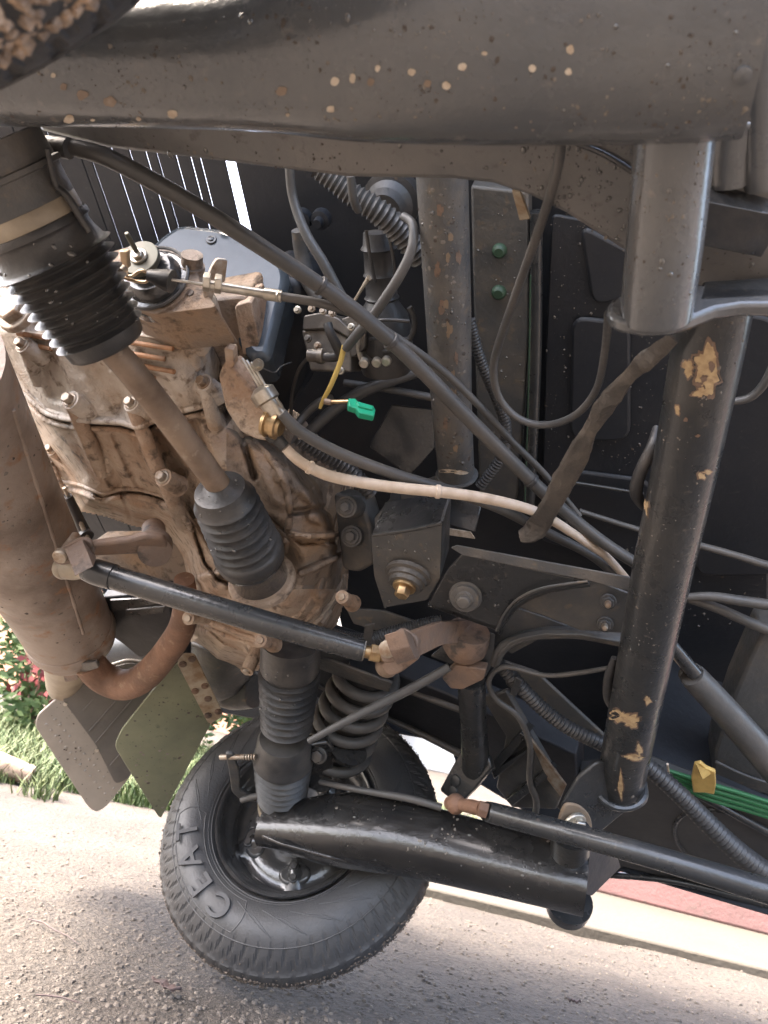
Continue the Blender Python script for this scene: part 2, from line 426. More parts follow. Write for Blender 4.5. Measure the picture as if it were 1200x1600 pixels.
# concrete path and red plinth on the right
a, b = G(879, 1452), G(1200, 1530); dr = (b - a).normalized(); nrm = Vec((-dr.y, dr.x, 0))
if nrm.y < 0: nrm = -nrm
A0, A1 = a - dr * .62, a + dr * 6
c0 = G(985, 1406); wd = (c0 - a).dot(nrm)
m = MB(); m.prism([Vec((p.x, p.y, .022)) for p in (A0, A1, A1 + nrm * (wd + .3), A0 + nrm * (wd + .3))], Vec((0, 0, -.06)))
tag(m.build('path', 'concrete', bevel=.006), kind='structure')
b0, b1 = G(960, 1412), G(1200, 1474); bd = (b1 - b0).normalized(); nrm = Vec((-bd.y, bd.x, 0)); q0 = b0 - bd * .12; q1 = b1 + bd * 6; m = MB()
m.prism([Vec((p.x, p.y, .02)) for p in (q0, q1, q1 + nrm * .25, q0 + nrm * .25)], Vec((0, 0, .30)))
pl = m.build('plinth_wall', 'red_paint', bevel=.01); tag(pl, 'low red painted plinth wall along the far side of the concrete path', 'wall')
m = MB(); m.prism([Vec((p.x, p.y, .324)) for p in (q0 - nrm * .02, q1 - nrm * .02, q1 + nrm * .27, q0 + nrm * .27)], Vec((0, 0, .03)))
m.build('coping', 'concrete', pl, bevel=.006)

# white house far behind
hs = empty('white_house', (0, 11, 0)); tag(hs, 'white plastered house far behind the rear wheel, seen through the gaps', 'house')
def wb(mb, x0, x1, y0, y1, z0, z1):
    return mb.box(Vec(((x0 + x1) / 2, (y0 + y1) / 2, (z0 + z1) / 2)), Vec((1, 0, 0)), Vec((0, 1, 0)), Vec((0, 0, 1)), abs(x1 - x0) / 2, abs(y1 - y0) / 2, abs(z1 - z0) / 2)
o = wb(MB(), -3.2, 6, 0, 5, 0, 3.4).build('wall', 'white_wall', hs)
o = wb(MB(), -3.6, 6.4, -.6, 5.4, 3.45, 3.65).build('roof', 'concrete', hs)
for x in (-2.6, -.4, 1.8, 4.0):
    wb(MB(), x, x + .25, -.5, -.25, 0, 3.44).build('pillar', 'white_wall', hs)
for x in (-1.6, .6, 2.8):
    f = wb(MB(), x - .08, x + 1.08, -.04, .02, 1.0, 2.3).build('window', 'white_wall', hs); wb(MB(), x, x + 1, -.06, -.045, 1.08, 2.22).build('pane', 'glass_dark', f)
ph = empty('pink_house', (-5.6, 9, 0)); tag(ph, 'terracotta pink house wall behind the garden bushes at the left', 'house')
wb(MB(), -3.2, 1.6, 0, 4, 0, 2.6).build('wall', 'pink_wall', ph); wb(MB(), -3.5, 1.9, -.4, 4.4, 2.65, 2.85).build('roof', 'concrete', ph)

# grass strip
def grass(name, n, fn, h0, h1, seed):
    rnd = random.Random(seed); mb = MB()
    for _ in range(n):
        p = fn(rnd); hh = rnd.uniform(h0, h1); a = rnd.random() * 6.28; wv = hh * .028 + .0012
        lean = Vec((math.cos(a), math.sin(a), 0)) * hh * rnd.uniform(.2, 1.2); s_ = Vec((-math.sin(a), math.cos(a), 0)) * wv
        k = len(mb.v); mid = p + lean * .35 + Vec((0, 0, hh * .6)); tip = p + lean + Vec((0, 0, hh))
        mb.v += [p - s_, p + s_, mid + s_ * .7, mid - s_ * .7, tip]; mb.f += [(k, k + 1, k + 2, k + 3), (k + 3, k + 2, k + 4)]
    o = mb.build(name, 'blade', smooth=False); return o
g0, g1 = G(0, 1222), G(300, 1268); gd = (g1 - g0).normalized(); gn = Vec((-gd.y, gd.x, 0))
if gn.y < 0: gn = -gn
def gp(rnd):
    u = rnd.uniform(-3.2, 2.2); v = 3.2 * rnd.random() ** 1.5 + .12 * noise.noise(Vec((u * 3, 0, 0))); p = g0 + gd * u + gn * v
    return Vec((p.x, p.y, -.01))
tag(grass('grass', 48000, gp, .02, .11, 11), kind='stuff')
cl = G(62, 1243)
o = grass('grass_tuft', 90, lambda r: Vec((cl.x + r.gauss(0, .03), cl.y + r.gauss(0, .03), -.01)), .03, .09, 12)
tag(o, 'small green grass tuft growing alone in the sand before the lawn', 'grass tuft')

# bushes
def bush(cx_, cy_, rad, hgt, n, label, seed, mats=('leaf_light', 'leaf_dark'), ls=.032):
    rnd = random.Random(seed); root = empty('garden_bush', (cx_, cy_, 0)); tag(root, label, 'bush', 'bushes along the garden edge')
    mb = MB()
    for i in range(7):
        a = rnd.random() * 6.28; P = [Vec((0, 0, 0)), Vec((math.cos(a) * rad * .25, math.sin(a) * rad * .25, hgt * .4)), Vec((math.cos(a) * rad * .6, math.sin(a) * rad * .6, hgt * .85))]
        mb.sweep(P, [.02, .014, .005], 6)
    mb.build('stems', 'bark', root)
    cl = [(Vec((rnd.uniform(-1, 1) * rad * .8, rnd.uniform(-1, 1) * rad * .8, hgt * rnd.uniform(.15, .95))), rad * rnd.uniform(.18, .42)) for _ in range(26)]
    for mi, mt in enumerate(mats):
        mb = MB()
        for _ in range(n // 2):
            c, r = rnd.choice(cl); d = Vec((rnd.gauss(0, 1), rnd.gauss(0, 1), rnd.gauss(0, 1))).normalized() * r * rnd.random() ** .4
            p = c + d; s_ = ls * rnd.uniform(.6, 1.4)
            ax = Vec((rnd.gauss(0, 1), rnd.gauss(0, 1), rnd.gauss(0, .7))).normalized(); _, u, v = frame(ax)
            k = len(mb.v); mb.v += [p - ax * s_, p + u * s_ * .38 + v * s_ * .08, p + ax * s_, p - u * s_ * .38 + v * s_ * .08]; mb.f += [(k, k + 1, k + 2), (k, k + 2, k + 3)]
        mb.build('foliage', mt, root, smooth=False)
    return root
bush(-2.9, 4.7, .9, 1.5, 11000, 'tallest light green bush, behind the silencer at the left edge', 21)
bush(-2.75, 5.3, .7, .9, 5000, 'low green bush behind the mud flaps', 23)
bush(-2.55, 4.1, .4, .45, 2600, 'knee high green plant at the foot of the tall light green bush', 24, ls=.028)
fl = empty('flowering_plant', (-2.93, 3.75, 0)); tag(fl, 'red flowering plant at the lawn edge under the silencer', 'plant')
rnd = random.Random(31); mb = MB(); ms = MB(); ml = MB()
for i in range(9):
    top = Vec((rnd.gauss(0, .1), rnd.gauss(0, .08), rnd.uniform(.22, .46))); ms.sweep([Vec((0, 0, 0)), top * .6, top], [.006, .004, .003], 5)
    for k_ in range(12):
        p = top + Vec((rnd.gauss(0, .035), rnd.gauss(0, .035), rnd.gauss(0, .03))); ax = Vec((rnd.gauss(0, 1), rnd.gauss(0, 1), rnd.gauss(0, 1))).normalized(); _, u, v = frame(ax)
        s_ = .03; k = len(mb.v); mb.v += [p - ax * s_, p + u * s_ * .6, p + ax * s_, p - u * s_ * .6]; mb.f += [(k, k + 1, k + 2, k + 3)]
    for k_ in range(30):
        p = top * rnd.uniform(.1, .9) + Vec((rnd.gauss(0, .05), rnd.gauss(0, .05), 0)); ax = Vec((rnd.gauss(0, 1), rnd.gauss(0, 1), .3)).normalized(); _, u, v = frame(ax)
        s_ = .04; k = len(ml.v); ml.v += [p - ax * s_, p + u * s_ * .35, p + ax * s_, p - u * s_ * .35]; ml.f += [(k, k + 1, k + 2, k + 3)]
ms.build('stems', 'bark', fl); tag(mb.build('flowers', 'petal', fl, smooth=False), kind='stuff'); ml.build('leaves', 'leaf_dark', fl, smooth=False)
# small things on the ground
p = G(46, 1226); q = G(-70, 1206)
m = MB(); P = [Vec((q.x, q.y, .04)), Vec(((p.x + q.x) / 2, (p.y + q.y) / 2, .045)), Vec((p.x, p.y, .03))]
m.sweep(P, [.045, .042, .03], 10, wob=.25); tag(m.build('log', 'log_wood'), 'short weathered log lying at the lawn edge on the far left', 'log')
def ground_leaf(px, py, ln, wd_, ang, label, seed):
    rnd = random.Random(seed); c = G(px, py); mb = MB(); n = 9; d = Vec((math.cos(ang), math.sin(ang), 0)); s_ = Vec((-d.y, d.x, 0))
    for i in range(n):
        t = i / (n - 1); wv = wd_ * math.sin(math.pi * min(.97, max(.05, t))) * rnd.uniform(.7, 1.2)
        o_ = c + d * ln * (t - .5); z = gh(o_.x, o_.y) + .005 + .006 * rnd.random()
        for s2 in (-1, 0, 1): mb.v.append(Vec((o_.x, o_.y, z + (.004 if s2 else 0))) + s_ * wv * s2 * .5)
    for i in range(n - 1):
        for j in (0, 1): k = i * 3 + j; mb.f.append((k, k + 1, k + 4, k + 3))
    o = mb.build('fallen_leaf', 'dead_leaf'); md = o.modifiers.new('thick', 'SOLIDIFY'); md.thickness = .001
    return tag(o, label, 'leaf', 'dry leaves on the sand')
ground_leaf(256, 1553, .055, .018, -.25, 'dark brown dry leaf lying on the sand left of the tyre', 1)
ground_leaf(897, 1573, .022, .010, -.1, 'small dark dry leaf on the sand at the bottom right', 2)
ground_leaf(25, 1222, .09, .04, .5, 'crumpled reddish leaf on the sand beside the log', 3)
for i, (x0, y0, x1, y1, lab) in enumerate(((42, 1442, 125, 1480, 'thin dry twig lying on the sand, nearer the lawn'), (55, 1556, 130, 1570, 'thin dry twig on the sand at the bottom left corner'))):
    a, b = G(x0, y0), G(x1, y1); mid = (a + b) / 2; P = []
    for t in (0, .25, .5, .75, 1):
        q = a.lerp(b, t); P.append(Vec((q.x, q.y + .004 * math.sin(t * 5), gh(q.x, q.y) + .004)))
    tag(MB().sweep(P, [.0011, .0013, .0012, .001, .0006], 6).build('twig', 'dead_leaf'), lab, 'twig', 'twigs on the sand')

# ================================================================== THE VEHICLE
root = empty('three_wheeler')
XV = lambda v: Vec((v.dot(F_), v.dot(YW_), v.dot(U_)))
fx, tx, zx = c2w(F_), c2w(T_), c2w(Z_)
ho = c2w(HUB) + CAM_W
root.matrix_world = Matrix(((fx.x, tx.x, zx.x, ho.x), (fx.y, tx.y, zx.y, ho.y), (fx.z, tx.z, zx.z, ho.z), (0, 0, 0, 1)))
tag(root, 'black three wheeled cargo rickshaw tilted on its side to show a muddy gearbox and underframe', 'vehicle')

#--BODY--
def V3(x, t, z): return Vec((x, t, z))
FH = .42
# cargo tray: steel floor boards running across, thin gaps between them
tray = empty('cargo_tray', (0, 0, 0), root)
edges_px = [60, 108, 146, 160, 196, 222, 246, 262, 290, 312, 326]
ex = [-.60, -.54, -.475, -.43] + [V(x, 300, -FH).x for x in edges_px] + [V(361, 290, -FH).x]
ex = sorted(ex)
for i in range(len(ex) - 1):
    g = (.0006, .0002, .0009, .0004, .0007)[i % 5]
    m = MB(); x0, x1 = ex[i] + g / 2, ex[i + 1] - g / 2
    pts = [V3(x0, -1.25, FH + .012), V3(x0 + .001, -1.25, FH), V3(x1 - .001, -1.25, FH), V3(x1, -1.25, FH + .0019), V3(x0 + .003, -1.25, FH + .0019), V3(x0 + .002, -1.25, FH + .012)]
    m.prism(pts, Vec((0, 1.5, 0))); m.build('floor_board', 'floor_black', tray, smooth=False)
m = MB()
for (x0, x1, t0, t1, z0, z1) in ((-.61, -.06, .252, .258, FH - .03, FH + .22), (-.61, -.06, -1.258, -1.252, FH - .03, FH + .22), (-.618, -.612, -1.25, .25, FH - .01, FH + .22)):
    o = MB().box(V3((x0 + x1) / 2, (t0 + t1) / 2, (z0 + z1) / 2), AX_F, AX_T, Vec((0, 0, 1)), (x1 - x0) / 2, (t1 - t0) / 2, (z1 - z0) / 2).build('sun_block_side', 'floor_black', tray, bevel=.002)  # unseen tray walls, put in to block the sun
# cab floor in front of the tray; unseen shell above, sized for its shadow
cab = empty('cab_body', (0, 0, 0), root); xs = V(376, 290, -FH).x
MB().box(V3((xs + 1.05) / 2, -.5, FH + .004), AX_F, AX_T, Vec((0, 0, 1)), (1.05 - xs) / 2, .75, .003).build('floor_panel', 'floor_black', cab)
for t0 in (-1.256, .256):
    MB().box(V3((xs + 1.05) / 2, t0, FH + .12), AX_F, AX_T, Vec((0, 0, 1)), (1.05 - xs) / 2, .004, .13).build('sun_block_side', 'black_paint', cab)
MB().box(V3(1.055, -.5, FH + .12), AX_F, AX_T, Vec((0, 0, 1)), .004, .75, .13).build('sun_block_front', 'black_paint', cab)
MB().box(V3((xs + .02 + 1.05) / 2, -.5, FH + .255), AX_F, AX_T, Vec((0, 0, 1)), (1.05 - xs - .02) / 2, .75, .004).build('sun_block_lid', 'black_paint', cab)  # lid of the unseen shell, added to shade what lies below
# pressed floor frames on the right
def floor_frame(poly, h, wpx, name='floor_emboss', mt='floor_black', rnd=24):
    return MB().plate(HP(-.377), poly, .0075, rnd).build(name, mt, cab, bevel=.005)
pressing = MB().plate(HP(-.385), [(862, 335), (1010, 360), (1200, 380), (1200, 1010), (1125, 1150), (1075, 1150), (1040, 900), (845, 845), (852, 560)], .006, 10).build('floor_pressing', 'floor_black', cab, bevel=.002)
floor_frame([(905, 350), (1000, 400), (975, 470), (925, 480)], -.3855, 5)
floor_frame([(893, 495), (985, 505), (985, 690), (890, 690)], -.3855, 5)
floor_frame([(890, 735), (1020, 752), (1010, 830), (885, 800)], -.3855, 4)
floor_frame([(1110, 480), (1215, 500), (1215, 900), (1085, 900)], -.3855, 5)
drops(pressing, (850, 350, 1200, 1000), 420, .8, 2.6, 5)
spr('floor_seam', 'black_paint', cab, [(890, 753, -.37, 3), (960, 764, -.37, 3), (1005, 772, -.37, 3)])
# upright channel with green grommets behind the frame tube
ch = MB().plate(HP(-.37), [(735, 290), (826, 300), (826, 520), (808, 780), (750, 790), (742, 560)], .03).build('floor_channel', 'dusty_black', cab, bevel=.003)
for (x, y) in ((780, 393), (779, 458)):
    c = HP(-.367)(x, y); MB().lathe(c + AX_D * -.003, c + AX_D * .004, [(0, rp(c, 12)), (.6, rp(c, 11)), (1, rp(c, 7))], 16).build('grommet', 'green_grommet', cab)
drops(ch, (740, 290, 826, 700), 90, .8, 2.2, 8)
spr('floor_edge', 'black_paint', cab, [(838, 330, -.372, 10), (836, 560, -.372, 10), (826, 800, -.372, 9)])
spr('seal_line', 'green_grommet', cab, [(829, 430, -.355, 1.3), (826, 600, -.355, 1.3), (820, 790, -.355, 1.2)], seg=6)
# side sill, lower right
PS = HP(-.165)
sill = MB().plate(PS, [(905, 1205), (1010, 1195), (1260, 1290), (1330, 1450), (1200, 1412), (975, 1356), (935, 1375)], .02).build('side_sill', 'floor_paint', root, bevel=.004)
m = MB(); P = [PS(x, y, .004) for x, y in rounded([(955, 1330), (1060, 1362), (1200, 1408), (1340, 1450)], 10)]
m.sweep(P, [.006] * len(P), 8).build('sill_bead', 'black_paint', sill)
P = [PS(x, y, .001) for x, y in circ(1140, 1325, 88, 50, 40, .3)]; P.append(P[0]); P.append(P[1])
P = [PS(x, y, .001) for x, y in [(1140 + 88 * math.cos(a) * .98 - 20 * math.sin(a) * 0, 1322 + 88 * math.cos(a) * .28 + 52 * math.sin(a)) for a in [k * math.pi / 20 for k in range(42)]]]
MB().sweep(P, [.0035] * len(P), 8, False).build('sill_pressing', 'black_paint', sill)
spr('sill_bead', 'black_paint', sill, [(1010, 1202, -.16, 5), (1060, 1228, -.16, 5), (1110, 1252, -.16, 6), (1200, 1300, -.16, 7)])
spr('sill_edge', 'black_paint', sill, [(940, 1366, -.16, 5), (1060, 1378, -.16, 5), (1200, 1414, -.16, 6), (1300, 1440, -.16, 6)])
# closing wall between sill and floor
m = MB(); a, b = PS(1000, 1195), PS(1330, 1330)
m.prism([a, b, Vec((b.x, b.y + .02, FH)), Vec((a.x, a.y + .02, FH))], Vec((0, .004, 0))).build('sill_riser', 'floor_black', sill)
stepb = MB().plate(PL((1195, 985, -.26), (1112, 1215, -.2), (1200, 1245, -.2)), [(1215, 985), (1190, 990), (1148, 1085), (1118, 1172), (1112, 1217), (1215, 1248)], .06).build('step_box', 'dusty_black', root, bevel=.004)
spr('step_seam', 'dusty_black', stepb, [(1118, 1190, -.195, 2.5), (1165, 1212, -.195, 2.5), (1215, 1228, -.195, 2.5)])
# green cable bundle with yellow tape on the sill
gb = empty('cable_bundle', (0, 0, 0), root)
for k, (dy, r) in enumerate(((0, 3.6), (8, 4), (16, 4), (24, 3.6))):
    spr('cable', 'green_cable', gb, [(1045 + 6 * k, 1204 + dy, -.15, r * .8), (1100, 1222 + dy, -.148, r), (1160, 1240 + dy, -.15, r), (1230, 1262 + dy, -.15, r)], seg=8)
spr('cable_end', 'cream_cable', gb, [(1045, 1208, -.15, 2), (1043, 1194, -.14, 2)], seg=6)
m = MB(); pl = HP(-.138)
m.plate(pl, [(1085, 1195), (1095, 1193), (1104, 1201), (1118, 1207), (1119, 1226), (1116, 1242), (1101, 1239), (1083, 1239), (1080, 1216)], .006)
m.build('tape', 'yellow_tape', gb, bevel=.0015)
MB().plate(PL((1085, 1196, -.13), (1112, 1212, -.138), (1095, 1220, -.128)), [(1088, 1194), (1113, 1208), (1098, 1218)], .002).build('tape_fold', 'yellow_tape', gb)

# near frame beam under the upper arm
bp = [(60, 205), (170, 233), (350, 254), (540, 278), (705, 281), (770, 288), (830, 308), (885, 335), (970, 390), (1090, 448), (1230, 480)]
tp = [(60, 130), (170, 160), (350, 175), (540, 180), (705, 190), (790, 205), (880, 218), (940, 240), (1000, 276), (1100, 308), (1230, 335)]
m = MB(); k = 0
for (bx, by), (ux, uy) in zip(bp, tp):
    A, Bp = V(bx, by, -.095), V(ux, uy, -.085)
    m.v += [A, Bp, Bp + Vec((.004, -.05, .012)), A + Vec((0, .002, .05))]
n = len(bp)
for i in range(n - 1):
    a = i * 4; m.f += [(a, a + 4, a + 5, a + 1), (a + 1, a + 5, a + 6, a + 2), (a + 2, a + 6, a + 7, a + 3), (a + 3, a + 7, a + 4, a)]
m.f += [(0, 1, 2, 3), ((n - 1) * 4, (n - 1) * 4 + 3, (n - 1) * 4 + 2, (n - 1) * 4 + 1)]
beam = m.build('frame_beam', 'beam_paint', root, bevel=.004)
drops(beam, (150, 210, 1200, 470), 200, 1.2, 5.5, 9)
drops(beam, (820, 220, 990, 380), 130, 1.2, 4.5, 19)
MB().plate(PL((805, 300, -.10), (830, 340, -.12), (800, 330, -.12)), [(800, 298), (812, 300), (828, 342), (812, 344)], .002).build('tab', 'strip_metal', beam)

spr('beam_edge', 'wet_black', beam, [(872, 214, -.083, 4), (940, 239, -.083, 5), (1000, 275, -.083, 5)], seg=10)
spr('beam_edge', 'wet_black', beam, [(1096, 306, -.083, 6), (1150, 322, -.083, 6), (1240, 338, -.083, 6)], seg=10)
specks(beam, (150, 210, 1200, 470), 260, .8, 4, 'splash', 41); specks(beam, (150, 210, 1200, 470), 200, .8, 3, 'splash_dark', 42)
specks(pressing, (850, 340, 1200, 1000), 260, .6, 2.6, 'splash_dark', 43); specks(pressing, (850, 340, 1200, 1000), 120, .5, 1.6, 'splash', 44)
# engine cradle tube, weld and plate
tb = spr('cradle_tube', 'dusty_black', root, [(690, 262, -.235, 41), (700, 480, -.235, 36), (705, 620, -.235, 32), (713, 742, -.235, 28)], seg=28)
chips('bare_patch', 'mud', tb, [(704, 372, 4, 7), (700, 402, 4, 7), (697, 475, 4, 7), (702, 516, 5, 13), (708, 585, 4, 7), (708, 618, 6, 13), (712, 700, 4, 6)], seed=4, jag=.6)
chips('rust_patch', 'rust_dark', tb, [(688, 330, 4, 10), (684, 420, 4, 12), (690, 480, 5, 9), (713, 560, 3, 10), (697, 660, 4, 9), (716, 400, 4, 10)], seed=6, jag=.6)
drops(tb, (660, 290, 740, 740), 60, 1, 3, 10)
specks(tb, (650, 290, 740, 740), 240, .8, 4.5, 'splash', 45); specks(tb, (650, 290, 740, 740), 160, .8, 4, 'splash_dark', 46)
c = V(713, 742, -.235); m = MB()
d, u, v = frame(V(713, 742, -.235) - V(705, 620, -.235)); P = [c + u * .0225 * math.cos(a) + v * .0225 * math.sin(a) for a in [k * math.pi / 12 for k in range(26)]]
m.sweep(P, [.003] * 26, 6, False, .5).build('weld_bead', 'dusty_black', tb)
chips('weld_scale', 'chip_pale', tb, [(700, 736, 14, 3), (722, 738, 10, 3)], seed=3)
# mount plate under the tube
PM = PL((600, 770, -.22), (745, 790, -.22), (590, 830, -.185))
mp = MB().plate(PM, [(618, 768), (690, 738), (752, 792), (742, 832), (690, 818), (585, 836), (572, 824)], .004).build('mount_plate', 'black_paint', root, bevel=.0015)
c = PM(618, 776, .001); MB().lathe(c, c + PM.n * .001, [(0, rp(c, 9)), (1, rp(c, 8))], 18).build('plate_hole', 'floor_black', mp)
MB().plate(PL((600, 635, -.30), (675, 640, -.30), (590, 700, -.28)), [(612, 632), (680, 640), (680, 700), (640, 745), (578, 700), (580, 690)], .004).build('back_plate', 'black_paint', root, bevel=.0015)
m = MB().plate(PL((690, 818, -.19), (742, 832, -.19), (710, 838, -.185)), [(688, 824), (735, 832), (742, 842), (700, 836)], .004); m.build('weld_bead', 'chip_pale', mp)

# rubber mount bracket with brass bolt
PB = PL((580, 830, -.14), (690, 822, -.14), (600, 950, -.12))
bk = MB().plate(PB, [(580, 838), (690, 820), (687, 905), (668, 938), (600, 950), (584, 900)], .005, 4).build('mount_bracket', 'dusty_black', root, bevel=.002)
m = MB(); a = [PB(580, 838), PB(600, 950)]; m.prism([a[0], a[1], a[1] + Vec((0, 0, .05)), a[0] + Vec((0, 0, .06))], Vec((.003, 0, 0))).build('bracket_side', 'dusty_black', bk)
m = MB(); a = [PB(580, 838), PB(690, 820)]; m.prism([a[0], a[1], a[1] + Vec((0, 0, .06)), a[0] + Vec((0, 0, .06))], Vec((0, .003, 0))).build('bracket_top', 'black_paint', bk)
m = MB(); a = [PB(690, 820), PB(687, 905), PB(668, 938)]; m.prism([a[0], a[1], a[1] + Vec((0, 0, .05)), a[0] + Vec((0, 0, .05))], Vec((-.003, 0, 0))).build('bracket_side', 'dusty_black', bk)
spr('lip', 'black_paint', bk, [(583, 836, -.139, 3), (640, 828, -.139, 3), (691, 817, -.139, 3.5)], seg=8)
c = PB(638, 898); r = rp(c, 1); ax = (PB.n + AX_T * .35).normalized()
MB().lathe(c - ax * .002, c + ax * .016, [(0, 36 * r), (.3, 37 * r), (.32, 34 * r), (.36, 31 * r), (.7, 31 * r), (.72, 27 * r), (1, 25 * r)], 32).build('bush_washer', 'dusty_black', bk)
MB().bolt(c + ax * .017, ax, 12 * r, 18 * r, 1.55).build('bolt', 'brass', bk, bevel=.0006)
drops(bk, (590, 830, 685, 945), 40, 1, 3, 11)

# dark panels behind the wheel and the long frame rail
MB().plate(HP(-.33), [(420, 985), (600, 1000), (640, 1080), (740, 1130), (720, 1180), (600, 1120), (480, 1085)], .01).build('fender_panel', 'floor_black', root)
rail = empty('frame_rail', (0, 0, 0), root)
m = MB(); PR = PL((560, 1050, -.20), (850, 1230, -.16), (560, 1100, -.20))
m.plate(PR, [(470, 1000), (560, 1030), (700, 1085), (900, 1180), (905, 1290), (860, 1255), (760, 1195), (645, 1145), (560, 1100), (470, 1060)], .05).build('web', 'floor_black', rail, bevel=.003)
spr('flange', 'dusty_black', rail, [(480, 1062, -.19, 4), (560, 1102, -.19, 4), (650, 1143, -.18, 5), (720, 1178, -.17, 6)])
spr('flange', 'dusty_black', rail, [(640, 1080, -.19, 5), (690, 1098, -.18, 6), (722, 1108, -.18, 7)])
m = MB().plate(PL((500, 1035, -.13), (600, 1070, -.12), (505, 1045, -.135)), [(496, 1030), (520, 1034), (612, 1068), (608, 1082), (560, 1068), (500, 1046)], .004); m.build('edge_strip', 'dusty_black', rail, bevel=.001)
MB().plate(TP(.262), [(715, 1070), (1240, 1215), (1240, 1440), (970, 1360), (930, 1375), (860, 1290), (735, 1215), (712, 1190), (700, 1150)], .004).build('side_wall', 'floor_black', root)
MB().plate(TP(.20), [(290, 955), (560, 1000), (730, 1060), (735, 1120), (700, 1160), (650, 1150), (560, 1135), (430, 1128), (345, 1112), (300, 1065)], .004).build('fender_wall', 'floor_black', root)
# cross bars low left behind the silencer (rear bumper, dark tank)
MB().lathe(V(150, 1020, -.33), V(300, 1000, -.28), [(0, .03), (1, .03)], 16).build('rear_bar', 'floor_black', root)
spr('air_duct', 'dusty_black', root, [(350, 985, -.29, 46), (348, 1030, -.285, 48), (362, 1068, -.28, 40), (400, 1080, -.27, 26)], seg=24)
spr('duct_clamp', 'dusty_black', root, [(302, 1006, -.25, 5), (345, 1016, -.235, 5), (388, 1004, -.24, 5)], seg=10)
m = MB().plate(PL((160, 930, -.20), (260, 930, -.20), (170, 990, -.2)), [(155, 935), (262, 925), (275, 1000), (220, 1030), (190, 1005), (160, 985)], .04, 8); ub = m.build('under_shield', 'floor_black', root, bevel=.003)
MB().plate(PL((165, 940, -.185), (240, 935, -.185), (170, 955, -.185)), [(172, 938), (252, 934), (250, 942), (176, 956)], .003).build('shield_rib', 'black_paint', ub)
MB().plate(PL((165, 940, -.185), (240, 935, -.185), (170, 955, -.185)), [(196, 954), (256, 948), (254, 958), (196, 964)], .003).build('shield_rib', 'black_paint', ub)
m = MB().plate(PL((150, 870, -.24), (280, 860, -.24), (170, 930, -.22)), [(135, 850), (290, 850), (300, 915), (215, 905), (150, 880)], .05, 8); m.build('engine_sump', 'cast_dark', root, bevel=.004)
spr('steel_rod', 'zinc', root, [(100, 762, -.23, 3), (118, 800, -.23, 3.5), (138, 842, -.22, 3.5)])
spr('rubber_sleeve', 'rubber', root, [(106, 775, -.23, 7), (118, 800, -.23, 8), (130, 826, -.23, 9), (136, 838, -.22, 11)])
#--DRIVE--
# ---------------- gearbox: cast relief, three castings separated by their joints
gear = empty('gearbox', V(260, 750, -.16), root); gear.location = V(260, 750, -.16)
def sub(o): o.matrix_parent_inverse = Matrix.Translation(-gear.location); return o
OUT = np.array([(-60, 440), (60, 452), (190, 470), (300, 466), (338, 500), (352, 560), (356, 625), (400, 668), (462, 700), (505, 752), (540, 826), (548, 872), (542, 930), (525, 985), (488, 1026), (440, 1046), (395, 1050), (335, 1038), (297, 1004), (290, 945), (275, 870), (252, 832), (205, 822), (165, 808), (125, 800), (98, 752), (62, 706), (28, 650), (-10, 590), (-60, 560)], float)
st = 1.8
gx = np.arange(-62, 552, st); gy = np.arange(438, 1052, st); XX, YY = np.meshgrid(gx, gy)
def segd(x, y, a, b):
    a = np.array(a, float); b = np.array(b, float); d = b - a; t = np.clip(((x - a[0]) * d[0] + (y - a[1]) * d[1]) / (d @ d), 0, 1)
    return np.hypot(x - a[0] - t * d[0], y - a[1] - t * d[1]), t
def inside(x, y, poly):
    c = np.zeros(x.shape, bool); n = len(poly)
    for i in range(n):
        x0, y0 = poly[i - 1]; x1, y1 = poly[i]
        if y0 == y1: continue
        k = ((y0 > y) != (y1 > y)) & (x < (x1 - x0) * (y - y0) / (y1 - y0) + x0); c ^= k
    return c
ins = inside(XX, YY, OUT); dm = np.full(XX.shape, 1e9)
for i in range(len(OUT)): dm = np.minimum(dm, segd(XX, YY, OUT[i - 1], OUT[i])[0])
def sm(t): t = np.clip(t, 0, 1); return t * t * (3 - 2 * t)
Hh = np.full(XX.shape, -.135)
# large forms: the case falls away to the left and the top, lower case comes forward round the differential
Hh -= .03 * sm((150 - XX) / 200); Hh -= .05 * sm((520 - YY) / 70)
dd = np.hypot(XX - 415, (YY - 935)); Hh += .05 * np.exp(-(dd / 95) ** 2)
Hh -= .10 * (1 - sm(dm / 34)) * np.where((YY < 480) & (XX < 350), .3, 1)
Hh -= .035 * (1 - sm(dm / 90))
def ridge(pts, wpx, hgt, p=5):
    global Hh
    d = np.full(XX.shape, 1e9)
    for i in range(len(pts) - 1): d = np.minimum(d, segd(XX, YY, pts[i], pts[i + 1])[0])
    Hh = Hh + hgt * np.exp(-(d / wpx) ** p)
seam1 = [(-60, 560), (0, 588), (38, 620), (70, 650), (100, 660), (140, 664), (188, 666), (216, 674), (240, 664), (280, 650), (320, 640), (352, 632), (380, 628)]
seam2 = [(60, 735), (98, 757), (128, 764), (160, 776), (192, 769), (225, 772), (262, 784), (285, 800), (300, 822), (320, 880), (340, 905), (375, 920)]
seam3 = [(330, 760), (400, 790), (470, 850), (550, 845)]
def seam_side(pts):                     # y of the joint at each x
    p = np.array(pts); return np.interp(XX, p[:, 0], p[:, 1])
up = YY < seam_side(seam1)
Hh += .006 * up
low = (~up) & (YY > seam_side(seam2)); Hh += .004 * low
